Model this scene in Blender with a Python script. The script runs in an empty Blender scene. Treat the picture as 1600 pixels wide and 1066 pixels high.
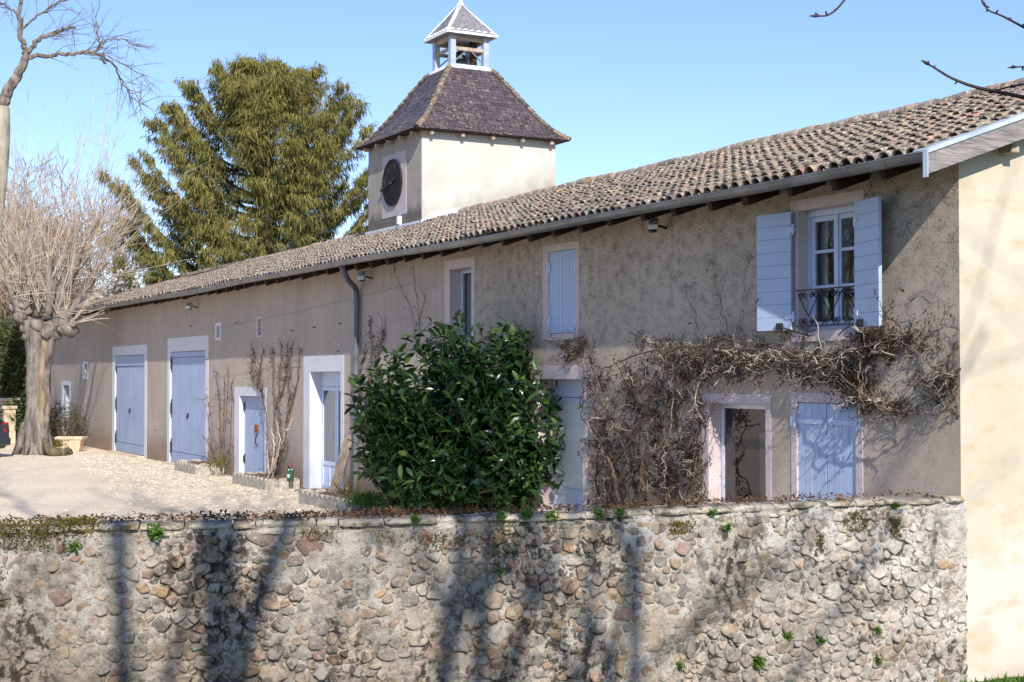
import bpy, math, random
import numpy as np
from mathutils import Vector
R = math.radians
random.seed(7); rng = np.random.default_rng(7)
scene = bpy.context.scene
col = scene.collection

# ------------------------------------------------------------------ camera, sky, sun
PHI = R(28.22)                       # angle between the view axis and the long facade
FPX, D0, LC, CZ = 2264.0, 14.5, 700/2264*14.5, 2.48
dv = (-math.sin(PHI), math.cos(PHI)); gv = (math.cos(PHI), math.sin(PHI))
# world: X along the facade (gable corner at 0, barn at -47), Y into the house, Z up from the courtyard
RIGHT = Vector((-dv[0], gv[0], 0)); FWD = Vector((-dv[1], gv[1], 0))
CAM = -(RIGHT*LC + FWD*D0); CAM.z = CZ
cam_d = bpy.data.cameras.new('camera'); cam_d.lens = FPX/1600*36; cam_d.sensor_width = 36
cam_d.clip_start = .1; cam_d.clip_end = 2000
cam = bpy.data.objects.new('camera', cam_d); col.objects.link(cam)
cam.location = CAM
cam.rotation_euler = (R(90)+math.atan(53/FPX), 0, math.atan2(FWD.y, FWD.x)-R(90))
scene.camera = cam

SUN = Vector((3.6, -1.0, 2.55)).normalized()
sun_d = bpy.data.lights.new('sun', 'SUN'); sun_d.energy = 4.0; sun_d.angle = R(.5); sun_d.color = (1, .94, .86)
sun = bpy.data.objects.new('sun', sun_d); col.objects.link(sun)
sun.rotation_euler = (-SUN).to_track_quat('-Z', 'Y').to_euler(); sun.location = (20, -20, 30)
world = bpy.data.worlds.new('World'); scene.world = world; world.use_nodes = True
wn = world.node_tree; bg = wn.nodes['Background']
sky = wn.nodes.new('ShaderNodeTexSky'); sky.sky_type = 'NISHITA'; sky.sun_disc = False
sky.sun_elevation = math.asin(SUN.z); sky.sun_rotation = math.atan2(SUN.x, SUN.y)
sky.air_density = 1.0; sky.dust_density = .3; sky.ozone_density = 4.0; sky.altitude = 200
tint = wn.nodes.new('ShaderNodeMix'); tint.data_type = 'RGBA'; tint.blend_type = 'MULTIPLY'; tint.inputs[0].default_value = 1; tint.inputs[7].default_value = (.815, .805, .93, 1)
wn.links.new(sky.outputs[0], tint.inputs[6]); wn.links.new(tint.outputs[2], bg.inputs[0]); bg.inputs[1].default_value = .145
vs = scene.view_settings; vs.view_transform = 'Standard'; vs.look = 'None'; vs.gamma = 1; vs.exposure = .6
scene.cycles.max_bounces = 6; scene.cycles.transparent_max_bounces = 12

# ------------------------------------------------------------------ helpers: places
def t_of(px, s=0.):
    r = (px-800)/FPX
    return (LC+gv[0]*s-r*(D0+gv[1]*s))/(r*dv[1]-dv[0])
def fac(px, py, s=0.):               # a pixel on the plane s metres behind the facade
    t = t_of(px, s); dep = D0+dv[1]*t+gv[1]*s
    return Vector((-t, s, (586-py)/FPX*dep+CZ))
def at(px, py, dep):                 # a pixel at a depth from the camera
    p = CAM+FWD*dep+RIGHT*((px-800)/FPX*dep); p.z = (586-py)/FPX*dep+CZ
    return p
def gnd(px, dep, z=0.):
    p = CAM+FWD*dep+RIGHT*((px-800)/FPX*dep); p.z = z
    return p
def cl(lat, dep, z=0.):
    p = CAM+FWD*dep+RIGHT*lat; p.z = z
    return p

# ------------------------------------------------------------------ helpers: meshes
def unit(v):
    n = np.linalg.norm(v, axis=-1, keepdims=True); n[n == 0] = 1
    return v/n
class MB:
    def __init__(s): s.V = []; s.F = []; s.M = []; s.n = 0
    def add(s, v, f, mi=0):
        v = np.asarray(v, dtype=float).reshape(-1, 3)
        s.V.append(v)
        if isinstance(f, np.ndarray): f = (f+s.n).tolist()
        else: f = [[i+s.n for i in q] for q in f]
        s.F.extend(f); s.M.extend([mi]*len(f)); s.n += len(v); return s
    def box(s, x0, x1, y0, y1, z0, z1, mi=0):
        v = [(x, y, z) for x in (x0, x1) for y in (y0, y1) for z in (z0, z1)]
        return s.add(v, [(0, 1, 3, 2), (4, 6, 7, 5), (0, 4, 5, 1), (2, 3, 7, 6), (0, 2, 6, 4), (1, 5, 7, 3)], mi)
    def beam(s, a, b, w, h, up=(0, 0, 1), mi=0):     # a bar from a to b, w wide and h high
        a = np.array(a, float); b = np.array(b, float); d = unit(b-a)
        r = np.cross(d, np.array(up, float)); r = unit(r); u = np.cross(r, d)
        v = []
        for p in (a, b):
            for i, j in ((-1, -1), (1, -1), (1, 1), (-1, 1)): v.append(p+r*i*w/2+u*j*h/2)
        return s.add(v, [(3, 2, 1, 0), (4, 5, 6, 7), (0, 1, 5, 4), (1, 2, 6, 5), (2, 3, 7, 6), (3, 0, 4, 7)], mi)
    def tube(s, pts, rad, n=5, mi=0, cap=True):
        P = np.asarray([tuple(p) for p in pts], float); k = len(P)
        rad = np.full(k, rad, float) if np.isscalar(rad) else np.asarray(rad, float)
        T = np.empty_like(P); T[1:-1] = P[2:]-P[:-2]; T[0] = P[1]-P[0]; T[-1] = P[-1]-P[-2]; T = unit(T)
        m = unit(T.mean(0)[None])[0]
        ref = np.array([1., 0, 0]) if abs(m[0]) < .6 else (np.array([0, 1., 0]) if abs(m[1]) < .6 else np.array([0, 0, 1.]))
        A = unit(np.cross(T, ref)); B = np.cross(T, A)
        an = np.arange(n)*2*math.pi/n
        V = P[:, None]+rad[:, None, None]*(A[:, None]*np.cos(an)[None, :, None]+B[:, None]*np.sin(an)[None, :, None])
        i = np.arange(k-1)[:, None]*n; j = np.arange(n)[None]; j2 = (j+1) % n
        F = np.stack([i+j, i+j2, i+n+j2, i+n+j], -1).reshape(-1, 4).tolist()
        if cap: F += [list(range(n))[::-1], list(range((k-1)*n, k*n))]
        return s.add(V.reshape(-1, 3), F, mi)
    def lathe(s, c, prof, n=16, mi=0):
        an = np.arange(n)*2*math.pi/n
        V = [(c[0]+r*math.cos(a), c[1]+r*math.sin(a), c[2]+z) for r, z in prof for a in an]
        F = []
        for i in range(len(prof)-1):
            for j in range(n): F.append((i*n+j, i*n+(j+1) % n, (i+1)*n+(j+1) % n, (i+1)*n+j))
        F.append(tuple(range(n))[::-1]); F.append(tuple(range((len(prof)-1)*n, len(prof)*n)))
        return s.add(V, F, mi)
    def build(s, name, mats, parent=None, smooth=False, bevel=0, loc=None):
        V = np.concatenate(s.V) if s.V else np.zeros((0, 3))
        o0 = np.zeros(3)
        if parent is not None: o0 = np.array(WL[parent.name])
        elif loc is not None: o0 = np.array(tuple(loc))
        me = bpy.data.meshes.new(name); me.from_pydata((V-o0).tolist(), [], s.F)
        if not isinstance(mats, (list, tuple)): mats = [mats]
        for m in mats: me.materials.append(m)
        if len(mats) > 1: me.polygons.foreach_set('material_index', s.M)
        if smooth: me.polygons.foreach_set('use_smooth', [True]*len(me.polygons))
        me.update()
        o = bpy.data.objects.new(name, me); col.objects.link(o)
        if parent is not None: o.parent = parent
        elif loc is not None: o.location = loc
        WL[o.name] = tuple(o0)
        if bevel:
            b = o.modifiers.new('bevel', 'BEVEL'); b.width = bevel; b.segments = 2; b.limit_method = 'ANGLE'
        return o
WL = {}
def thing(name, label, cat, loc=(0, 0, 0), group=None):
    o = bpy.data.objects.new(name, None); col.objects.link(o); o.location = loc; o.empty_display_size = .2
    WL[o.name] = tuple(loc); tag(o, label, cat, group); return o
def tag(o, label, cat, group=None, kind=None):
    o['label'] = label; o['category'] = cat
    if group: o['group'] = group
    if kind: o['kind'] = kind
    return o
def piece(name, parent):             # an Empty that is a part and gathers its sub-parts
    o = bpy.data.objects.new(name, None); col.objects.link(o); o.parent = parent
    WL[o.name] = WL[parent.name]; o.empty_display_size = .2; return o
def struct(o): o['kind'] = 'structure'; return o
def smoothpath(pts, n=6, jit=0.):
    P = [Vector(p) for p in pts]; out = []
    for i in range(len(P)-1):
        p0 = P[max(i-1, 0)]; p1 = P[i]; p2 = P[i+1]; p3 = P[min(i+2, len(P)-1)]
        for k in range(n):
            u = k/n
            q = .5*((2*p1)+(-p0+p2)*u+(2*p0-5*p1+4*p2-p3)*u*u+(-p0+3*p1-3*p2+p3)*u**3)
            if jit: q = q+Vector((random.gauss(0, jit), random.gauss(0, jit), random.gauss(0, jit)))
            out.append(q)
    out.append(P[-1]); return out
def lerp(a, b, u): return a+(b-a)*u

# ------------------------------------------------------------------ helpers: materials
class Mat:
    def __init__(s, name, rough=.85, spec=.3):
        s.m = bpy.data.materials.new(name); s.m.use_nodes = True; s.nt = s.m.node_tree
        s.b = s.nt.nodes['Principled BSDF']; s.b.inputs['Roughness'].default_value = rough
        s.b.inputs['Specular IOR Level'].default_value = spec
        s.geo = s.nt.nodes.new('ShaderNodeNewGeometry'); s.tc = s.nt.nodes.new('ShaderNodeTexCoord')
        s.pos = s.geo.outputs['Position']; s.obj = s.tc.outputs['Object']
    def L(s, a, b): s.nt.links.new(a, b)
    def node(s, t, **kw):
        n = s.nt.nodes.new(t)
        for k, v in kw.items(): setattr(n, k, v)
        return n
    def put(s, sock, v):
        if hasattr(v, 'is_linked') or isinstance(v, bpy.types.NodeSocket): s.L(v, sock)
        elif isinstance(v, (tuple, list)) and len(v) == 3 and sock.type == 'RGBA': sock.default_value = (*v, 1)
        else: sock.default_value = v
    def map(s, scale=(1, 1, 1), loc=(0, 0, 0), src=None):
        n = s.node('ShaderNodeMapping'); s.L(src or s.pos, n.inputs[0])
        n.inputs['Scale'].default_value = scale; n.inputs['Location'].default_value = loc; return n.outputs[0]
    def noise(s, scale, detail=4, rough=.55, src=None, dist=0.):
        n = s.node('ShaderNodeTexNoise'); s.L(src or s.pos, n.inputs['Vector'])
        n.inputs['Scale'].default_value = scale; n.inputs['Detail'].default_value = detail
        n.inputs['Roughness'].default_value = rough; n.inputs['Distortion'].default_value = dist; return n.outputs['Fac']
    def vor(s, scale, src=None, feat='F1', out='Distance', rand=1.):
        n = s.node('ShaderNodeTexVoronoi', feature=feat); s.L(src or s.pos, n.inputs['Vector'])
        n.inputs['Scale'].default_value = scale; n.inputs['Randomness'].default_value = rand; return n.outputs[out]
    def ramp(s, fac, stops, interp='LINEAR'):
        n = s.node('ShaderNodeValToRGB'); n.color_ramp.interpolation = interp; e = n.color_ramp.elements
        while len(e) < len(stops): e.new(.5)
        for q, (p, c) in zip(e, stops):
            q.position = p
            c = (c, c, c) if isinstance(c, (int, float)) else c
            q.color = (*c, 1)
        s.L(fac, n.inputs[0]); return n.outputs[0]
    def mix(s, fac, a, b, mode='MIX'):
        n = s.node('ShaderNodeMix', data_type='RGBA', blend_type=mode)
        s.put(n.inputs[0], fac); s.put(n.inputs[6], a); s.put(n.inputs[7], b); return n.outputs[2]
    def math(s, op, a, b=0., clamp=False):
        n = s.node('ShaderNodeMath', operation=op, use_clamp=clamp); s.put(n.inputs[0], a); s.put(n.inputs[1], b); return n.outputs[0]
    def sep(s, src=None):
        n = s.node('ShaderNodeSeparateXYZ'); s.L(src or s.pos, n.inputs[0]); return n.outputs
    def island(s): return s.geo.outputs['Random Per Island']
    def color(s, c): s.put(s.b.inputs['Base Color'], c); return s
    def bump(s, h, strength=.5, dist=.02):
        n = s.node('ShaderNodeBump'); n.inputs['Strength'].default_value = strength; n.inputs['Distance'].default_value = dist
        s.L(h, n.inputs['Height'])
        if s.b.inputs['Normal'].is_linked:
            s.L(s.b.inputs['Normal'].links[0].from_socket, n.inputs['Normal'])
        s.L(n.outputs[0], s.b.inputs['Normal']); return s
    def maprange(s, v, a, b, c=0., d=1.):
        n = s.node('ShaderNodeMapRange'); s.put(n.inputs[0], v)
        for i, x in enumerate((a, b, c, d)): n.inputs[i+1].default_value = x
        return n.outputs[0]
M = {}
def plain(key, c, rough=.8, spec=.3, var=.25, scale=6., bump=.15, bscale=60., metal=0.):
    m = Mat(key, rough, spec); n = m.noise(scale, 5)
    lo = tuple(x*(1-var) for x in c); hi = tuple(min(1, x*(1+var)) for x in c)
    m.color(m.ramp(n, [(.3, lo), (.7, hi)])); m.b.inputs['Metallic'].default_value = metal
    if bump: m.bump(m.noise(bscale, 3), bump, .01)
    M[key] = m.m; return m

def leafmat(key, c0, c1, rough=.55, spec=.3, trans=.25, scale=.35):
    m = Mat(key, rough, spec)
    c = m.ramp(m.island(), [(0, c0), (1, c1)])
    c = m.mix(m.maprange(m.noise(scale, 2), .3, .7, 0, .5), c, tuple(x*.6 for x in c0))
    m.color(c)
    tr = m.node('ShaderNodeBsdfTranslucent'); m.L(c, tr.inputs[0])
    mx = m.node('ShaderNodeMixShader'); mx.inputs[0].default_value = trans
    m.L(m.b.outputs[0], mx.inputs[1]); m.L(tr.outputs[0], mx.inputs[2])
    m.L(mx.outputs[0], m.nt.nodes['Material Output'].inputs[0]); M[key] = m.m; return m

# facade plaster: smooth tan on the barn (x < -11), coarse grey roughcast on the house
m = Mat('facade_plaster', .95, .1)
x, y, z = m.sep()
blend = m.maprange(m.math('ADD', x, m.math('MULTIPLY', m.noise(.8, 3), 5.)), -11., -7.)
big = m.noise(.7, 5, .6); mid = m.noise(5, 5, .6)
tan = m.ramp(big, [(.3, (.38, .325, .285)), (.7, (.47, .405, .355))])
tan = m.mix(m.maprange(mid, .35, .75, 0, .35), tan, (.30, .225, .16))
streak = m.noise(1.6, 4, .6, m.map((1, 1, .18)))
tan = m.mix(m.maprange(streak, .5, .8, 0, .35), tan, (.52, .43, .33))
rc = m.math('ADD', m.math('MULTIPLY', m.noise(42, 6, .85, m.map((1, 1, .7))), .72), m.math('MULTIPLY', m.noise(6, 4, .6), .28))
grey = m.ramp(big, [(.3, (.465, .38, .295)), (.7, (.56, .465, .37))])
dark_up = m.maprange(m.math('ADD', z, m.math('MULTIPLY', big, 1.6)), 3.3, 4.6)
spot = m.maprange(rc, .49, .585)
grey = m.mix(m.math('MULTIPLY', spot, m.maprange(dark_up, 0, 1, .35, .95)), grey, (.12, .10, .08))
low = m.maprange(m.math('ADD', z, m.math('MULTIPLY', mid, .9)), .75, 1.35, .6, 0)
c = m.mix(blend, tan, grey)
c = m.mix(m.math('MULTIPLY', low, m.maprange(blend, 0, 1, 1, .3)), c, (.20, .125, .07))
rain = m.noise(1.0, 4, .6, m.map((5.5, 5.5, .22)))
c = m.mix(m.math('MULTIPLY', m.maprange(rain, .52, .70), m.maprange(z, 2.6, 4.5, 0, .32)), c, (.17, .14, .11))
c = m.mix(m.maprange(m.noise(.45, 3, .5, m.map((1, 1, 1), (7, 2, 4))), .52, .66, 0, .18), c, (.56, .48, .39))
crack = m.vor(1.1, m.map((1, 1, .8)), 'DISTANCE_TO_EDGE')
crack = m.math('MULTIPLY', m.maprange(crack, .0, .006, 1, 0), m.maprange(m.noise(.9, 2), .5, .6))
c = m.mix(m.math('MULTIPLY', crack, .45), c, (.12, .09, .06))
m.color(c)
m.bump(m.noise(150, 3), .25, .004)
h = m.math('MULTIPLY', m.noise(70, 5, .8), m.maprange(blend, 0, 1, .15, 1))
m.bump(h, .7, .012); m.bump(m.noise(5, 3), .12, .03)
M['facade'] = m.m

m = Mat('gable_plaster', .95, .1)
x, y, z = m.sep()
big = m.noise(.9, 5, .6)
c = m.ramp(big, [(.3, (.52, .44, .325)), (.7, (.64, .57, .45))])
pat = m.maprange(m.math('ADD', m.noise(1.3, 4, .5, m.map((1, 1, 1), (3, 1, 7))), m.maprange(z, .2, 1.4, .14, -.2)), .50, .56)
c = m.mix(pat, c, (.62, .56, .47))
st = m.noise(2.2, 5, .6, m.map((1, 1, 2.2)))
c = m.mix(m.maprange(st, .54, .72, 0, .6), c, (.50, .36, .19))
c = m.mix(m.maprange(m.noise(1.2, 4, .6, m.map((7, 7, .25))), .58, .75, 0, .2), c, (.46, .37, .25))
c = m.mix(m.maprange(m.noise(8, 4), .6, .8, 0, .35), c, (.55, .43, .3))
c = m.mix(m.maprange(m.math('ADD', z, m.math('MULTIPLY', big, .8)), -.3, .3, .5, 0), c, (.62, .50, .36))
m.color(c); m.bump(m.noise(120, 3), .2, .004); m.bump(m.noise(5, 5), .35, .03); m.bump(m.noise(25, 4), .25, .01)
M['gable'] = m.m

m = Mat('tower_plaster', .95, .1)
x, y, z = m.sep()
big = m.noise(1.2, 5, .6)
c = m.ramp(big, [(.3, (.50, .48, .425)), (.7, (.59, .57, .51))])
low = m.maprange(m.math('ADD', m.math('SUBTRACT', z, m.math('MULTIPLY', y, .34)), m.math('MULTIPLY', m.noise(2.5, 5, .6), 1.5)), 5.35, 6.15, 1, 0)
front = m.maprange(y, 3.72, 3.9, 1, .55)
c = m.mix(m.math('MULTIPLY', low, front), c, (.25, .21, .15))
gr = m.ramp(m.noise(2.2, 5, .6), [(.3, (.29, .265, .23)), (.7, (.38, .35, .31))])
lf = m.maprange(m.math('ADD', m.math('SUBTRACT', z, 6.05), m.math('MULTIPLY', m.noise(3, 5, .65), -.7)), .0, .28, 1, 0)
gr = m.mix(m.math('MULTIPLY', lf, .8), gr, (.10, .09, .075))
c = m.mix(m.maprange(y, 3.735, 3.745, 1, 0), c, gr)  # clock side coloured greyer, its shaded tone put into the plaster colour
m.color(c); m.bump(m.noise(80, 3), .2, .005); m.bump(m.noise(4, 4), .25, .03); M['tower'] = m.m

# window and door surrounds: pinkish lime wash with flecks, and plain white limewash
def wash(key, c, fleck, fs=45, am=.6):
    m = Mat(key, .9, .15)
    k = m.mix(m.maprange(m.noise(fs, 3, .6), .55, .66, 0, am), c, fleck)
    k = m.mix(m.maprange(m.noise(2.3, 5), .45, .75, 0, .4), k, tuple(x*.78 for x in c))
    m.color(k); m.bump(m.noise(40, 4), .4, .01); m.bump(m.noise(7, 3), .25, .02); M[key] = m.m
wash('pink_wash', (.62, .52, .50), (.30, .20, .19))
wash('white_wash', (.62, .63, .67), (.42, .41, .41), 25, .3)
wash('clock_wash', (.47, .43, .435), (.5, .44, .42), 12, .4)

m = Mat('blue_paint', .5, .35)         # lavender blue paint on boards
c = m.ramp(m.noise(1.1, 5, .6), [(.3, (.385, .470, .62)), (.7, (.455, .545, .70))])
c = m.mix(m.maprange(m.noise(9, 4, .6, m.map((4, 4, .5))), .58, .8, 0, .5), c, (.52, .57, .70))
c = m.mix(m.maprange(m.noise(14, 4), .66, .72, 0, .5), c, (.30, .32, .38))
m.color(c); m.bump(m.noise(22, 4, .6, m.map((6, 6, .4))), .2, .005); M['blue'] = m.m
m = Mat('barn_blue_shaded', .6, .3)  # the same blue, darkened so the colour carries the barn's dappled shade
c = m.ramp(m.noise(1.1, 5, .6), [(.3, (.285, .35, .50)), (.7, (.35, .42, .57))])
c = m.mix(m.maprange(m.noise(9, 4, .6, m.map((4, 4, .5))), .56, .8, 0, .5), c, (.42, .47, .60))
c = m.mix(m.maprange(m.noise(14, 4), .66, .72, 0, .6), c, (.22, .23, .28))
m.color(c); m.bump(m.noise(22, 4, .6, m.map((6, 6, .4))), .25, .005); M['barnshaded'] = m.m
m = Mat('pale_blue_paint', .45, .4)
c = m.ramp(m.noise(1.6, 5), [(.3, (.48, .55, .70)), (.7, (.58, .65, .79))])
c = m.mix(m.maprange(m.noise(30, 3), .6, .75, 0, .25), c, (.40, .44, .52))
m.color(c); m.bump(m.noise(30, 3), .1, .004); M['paleblue'] = m.m
m = Mat('belfry_paint', .55, .3)
c = m.ramp(m.noise(4, 5), [(.3, (.30, .36, .44)), (.7, (.42, .48, .56))])
c = m.mix(m.maprange(m.noise(18, 4, .6, m.map((3, 3, .6))), .55, .75, 0, .5), c, (.33, .35, .38)); m.color(c); M['belfrypaint'] = m.m
plain('white_paint', (.78, .79, .82), .5, .4, .08, 3, .05)
plain('black_iron', (.015, .014, .015), .5, .5, .4, 20, .3)
plain('zinc', (.22, .23, .235), .45, .5, .25, 2.5, .12, 30, .55)
plain('zinc_pale', (.62, .68, .76), .45, .5, .15, 3, .1, 30, .3)
plain('white_lead', (.78, .80, .83), .6, .4, .12, 7, .15, 30)
plain('pipe_grey', (.12, .13, .15), .5, .4, .25, 4, .1)
plain('dark_wood', (.055, .035, .025), .85, .2, .5, 8, .4)
plain('plastic_grey', (.55, .53, .50), .5, .4, .12, 9, .05)
plain('curtain', (.62, .60, .55), .9, .1, .08, 5, .1)
m = Mat('pale_opaque_pane', .22, .5)  # opaque pale pane, mottled from green to cream
m.color(m.ramp(m.noise(1.4, 3), [(.35, (.62, .69, .66)), (.65, (.78, .80, .74))])); M['palepane'] = m.m
plain('curtain_grey', (.30, .31, .36), .9, .1, .1, 5, .1)
plain('bark_inner', (.035, .026, .018), .9, .1, .3, 3, 0)
plain('room_dark', (.06, .05, .045), .9, .1, .2, 2, 0)
plain('stone_cream', (.58, .47, .33), .9, .15, .25, 7, .4)
plain('concrete', (.40, .36, .30), .95, .1, .4, 14, .5, 60)
plain('soil', (.17, .115, .07), .95, .1, .5, 12, .8, 30)
plain('board_wood', (.33, .25, .18), .85, .2, .3, 6, .3)
plain('bottle_green', (.02, .08, .03), .12, .6, .3, 5, 0)
plain('bottle_red', (.35, .02, .02), .35, .5, .2, 5, 0)
plain('white_label', (.5, .55, .65), .7, .3, .1, 9, 0)
plain('rust', (.22, .09, .04), .9, .2, .5, 9, .5)
plain('bell_bronze', (.06, .085, .075), .5, .5, .4, 9, .2, 40, .5)
plain('slate', (.20, .19, .20), .6, .4, .45, 14, .4, 40)
plain('hay_wood', (.42, .34, .26), .85, .2, .35, 9, .4)
plain('vine_pale', (.46, .39, .31), .9, .15, .45, 10, .5, 80)
plain('vine_brown', (.145, .10, .072), .9, .15, .45, 10, .5, 80)
plain('vine_dark', (.05, .035, .027), .9, .1, .5, 10, .4, 80)
plain('twig_tan', (.36, .26, .19), .9, .15, .4, 3, .2)
plain('twig_pink', (.50, .41, .32), .9, .15, .4, 3, .2)
plain('twig_dark', (.07, .045, .04), .75, .25, .4, 12, .4)
plain('twig_grey', (.20, .165, .14), .9, .15, .4, 2, .3)
plain('green_stem', (.07, .10, .025), .7, .3, .3, 5, .1)
m = Mat('weathered_wood', .85, .2)     # verge board, grain along the slope
c = m.ramp(m.noise(5, 6, .65, m.map((1, .7, 9))), [(.3, (.13, .115, .115)), (.55, (.30, .265, .25)), (.75, (.46, .42, .39))])
m.color(c); m.bump(m.noise(9, 5, .6, m.map((1, .7, 12))), .5, .012); M['weathered'] = m.m

def bark(key, c0, c1, c2, sc=7.):
    m = Mat(key, .95, .1)
    n = m.noise(sc, 6, .65, m.map((1, 1, .3))); k = m.ramp(n, [(.3, c0), (.52, c1), (.75, c2)])
    k = m.mix(m.maprange(m.noise(2.2, 4), .55, .7, 0, .45), k, tuple(x*1.25 for x in c2))
    m.color(k); m.bump(n, .9, .05); m.bump(m.noise(40, 4), .4, .01); M[key] = m.m
bark('bark_grey', (.06, .050, .042), (.19, .16, .135), (.33, .29, .25))
bark('bark_dark', (.04, .033, .028), (.10, .085, .07), (.19, .165, .14))
bark('bark_bare', (.13, .09, .06), (.27, .20, .13), (.37, .29, .21), 5)
bark('bark_moss', (.06, .048, .03), (.14, .11, .07), (.24, .20, .14), 6)
bark('bark_plane', (.20, .17, .13), (.38, .34, .26), (.52, .50, .42), 4)

# canal tiles
m = Mat('canal_tile', .92, .15)
base = m.ramp(m.island(), [(0, (.18, .135, .11)), (.3, (.29, .21, .165)), (.6, (.26, .215, .17)), (.85, (.35, .23, .17)), (1, (.44, .25, .165))])
base = m.mix(m.maprange(m.noise(3.5, 4), .4, .65, 0, .6), base, (.26, .23, .195))
l1 = m.maprange(m.noise(22, 4, .65), .545, .62)
base = m.mix(m.math('MULTIPLY', l1, .85), base, (.66, .63, .50))
l2 = m.maprange(m.noise(17, 3, .6, m.map((1, 1, 1), (9, 4, 2))), .60, .66)
base = m.mix(m.math('MULTIPLY', l2, .8), base, (.50, .45, .20))
l3 = m.maprange(m.noise(14, 4, .6, m.map((1, 1, 1), (2, 14, 5))), .55, .64)
base = m.mix(m.math('MULTIPLY', l3, .75), base, (.085, .07, .06))
m.color(base); m.bump(m.noise(60, 4), .5, .01); M['canal'] = m.m
# glazed plum-brown scale tiles of the tower
m = Mat('scale_tile', .38, .45)
base = m.ramp(m.island(), [(0, (.055, .042, .044)), (.35, (.098, .072, .074)), (.7, (.082, .072, .083)), (1, (.155, .105, .098))])
li = m.math('ADD', m.noise(16, 4, .6), m.maprange(m.noise(1.1, 3), .4, .75, -.08, .1))
x, y, z = m.sep()
li = m.math('ADD', li, m.maprange(z, 8.4, 9.1, .05, 0))
li = m.maprange(li, .60, .68)
base = m.mix(m.math('MULTIPLY', li, .8), base, (.34, .29, .22)); m.color(base)
m.L(m.maprange(li, 0, 1, .38, .9), m.b.inputs['Roughness']); m.bump(m.noise(40, 3), .2, .005); M['scale'] = m.m
m = Mat('hip_tile', .92, .15)
base = m.ramp(m.island(), [(0, (.09, .075, .062)), (.6, (.16, .13, .10)), (1, (.25, .155, .10))])
base = m.mix(m.maprange(m.noise(11, 5, .65), .50, .58, 0, .85), base, (.32, .29, .22))
base = m.mix(m.maprange(m.noise(19, 4, .6), .58, .64, 0, .8), base, (.07, .06, .05))
base = m.mix(m.maprange(m.noise(6, 4, .6), .6, .7, 0, .8), base, (.42, .24, .07)); m.color(base); m.bump(m.noise(30, 4), .6, .02); M['hip'] = m.m

# clock face: rusted black sheet iron
m = Mat('clock_iron', .8, .25)
x, y, z = m.sep()
n = m.noise(3.0, 5, .65, m.map((1.6, 1, .8)))
n = m.math('ADD', n, m.maprange(z, 7.0, 7.9, -.07, .07))
c = m.ramp(n, [(.5, (.010, .010, .012)), (.60, (.035, .022, .016)), (.70, (.17, .09, .045))]); m.color(c); m.bump(n, .3, .01); M['clock'] = m.m

# stones and mortar of the garden wall
m = Mat('wall_stone', .9, .2)
isl = m.island()
c = m.ramp(isl, [(0, (.15, .14, .13)), (.12, (.29, .205, .135)), (.26, (.36, .225, .115)), (.36, (.22, .19, .155)), (.50, (.35, .27, .185)),
                 (.64, (.19, .15, .125)), (.76, (.29, .165, .105)), (.86, (.31, .275, .225)), (.96, (.26, .14, .115))], 'CONSTANT')
c = m.mix(m.maprange(m.noise(14, 5, .6), .35, .7, 0, .55), c, (.27, .23, .18))
c = m.mix(m.maprange(m.noise(26, 5, .7), .54, .64, 0, .7), c, (.46, .41, .33))
c = m.mix(m.maprange(m.noise(2.4, 5, .65), .48, .66, 0, .65), c, (.42, .37, .30))
c = m.mix(m.maprange(m.noise(7, 5, .7), .55, .64, 0, .8), c, (.09, .075, .055))
c = m.mix(m.maprange(m.noise(.9, 5, .65, m.map((1, 1, 1.3), (2, 6, 1))), .46, .62, 0, .6), c, (.13, .10, .07))
bl = m.math('MULTIPLY', m.maprange(m.noise(1.4, 4, .6, m.map((1, 1, .55), (5, 0, 0))), .43, .56), m.maprange(m.noise(13, 4, .65, m.map((1, 1, .8))), .49, .57))
c = m.mix(m.math('MULTIPLY', bl, .85), c, (.035, .028, .022))
x, y, z = m.sep()
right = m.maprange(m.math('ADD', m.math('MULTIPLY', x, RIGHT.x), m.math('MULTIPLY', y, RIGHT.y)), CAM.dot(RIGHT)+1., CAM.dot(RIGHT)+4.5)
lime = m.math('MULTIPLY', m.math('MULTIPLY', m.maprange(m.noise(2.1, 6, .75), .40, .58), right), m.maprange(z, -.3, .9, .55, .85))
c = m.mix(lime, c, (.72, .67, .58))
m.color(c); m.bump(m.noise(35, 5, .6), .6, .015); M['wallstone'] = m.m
m = Mat('wall_mortar', .97, .08)
n1 = m.noise(3.2, 5, .6)
x, y, z = m.sep()
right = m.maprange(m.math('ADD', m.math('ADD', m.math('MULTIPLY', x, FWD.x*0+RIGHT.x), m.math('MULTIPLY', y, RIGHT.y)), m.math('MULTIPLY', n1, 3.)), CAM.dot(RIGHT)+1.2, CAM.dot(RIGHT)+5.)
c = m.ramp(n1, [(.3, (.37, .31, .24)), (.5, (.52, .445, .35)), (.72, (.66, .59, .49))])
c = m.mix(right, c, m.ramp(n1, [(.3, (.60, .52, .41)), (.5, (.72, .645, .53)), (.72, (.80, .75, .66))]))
c = m.mix(m.maprange(m.noise(28, 4, .6), .53, .66, 0, .55), c, (.22, .175, .13))
c = m.mix(m.maprange(m.noise(6, 5, .7), .53, .66, 0, .65), c, (.11, .09, .065))
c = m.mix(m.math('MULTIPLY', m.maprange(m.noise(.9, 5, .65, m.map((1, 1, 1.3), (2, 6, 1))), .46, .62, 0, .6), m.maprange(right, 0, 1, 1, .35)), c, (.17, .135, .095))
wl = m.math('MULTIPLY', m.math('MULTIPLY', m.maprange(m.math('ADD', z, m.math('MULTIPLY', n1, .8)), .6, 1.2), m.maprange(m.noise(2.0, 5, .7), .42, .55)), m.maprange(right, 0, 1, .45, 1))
c = m.mix(m.math('MULTIPLY', wl, .75), c, (.76, .73, .68))
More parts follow.
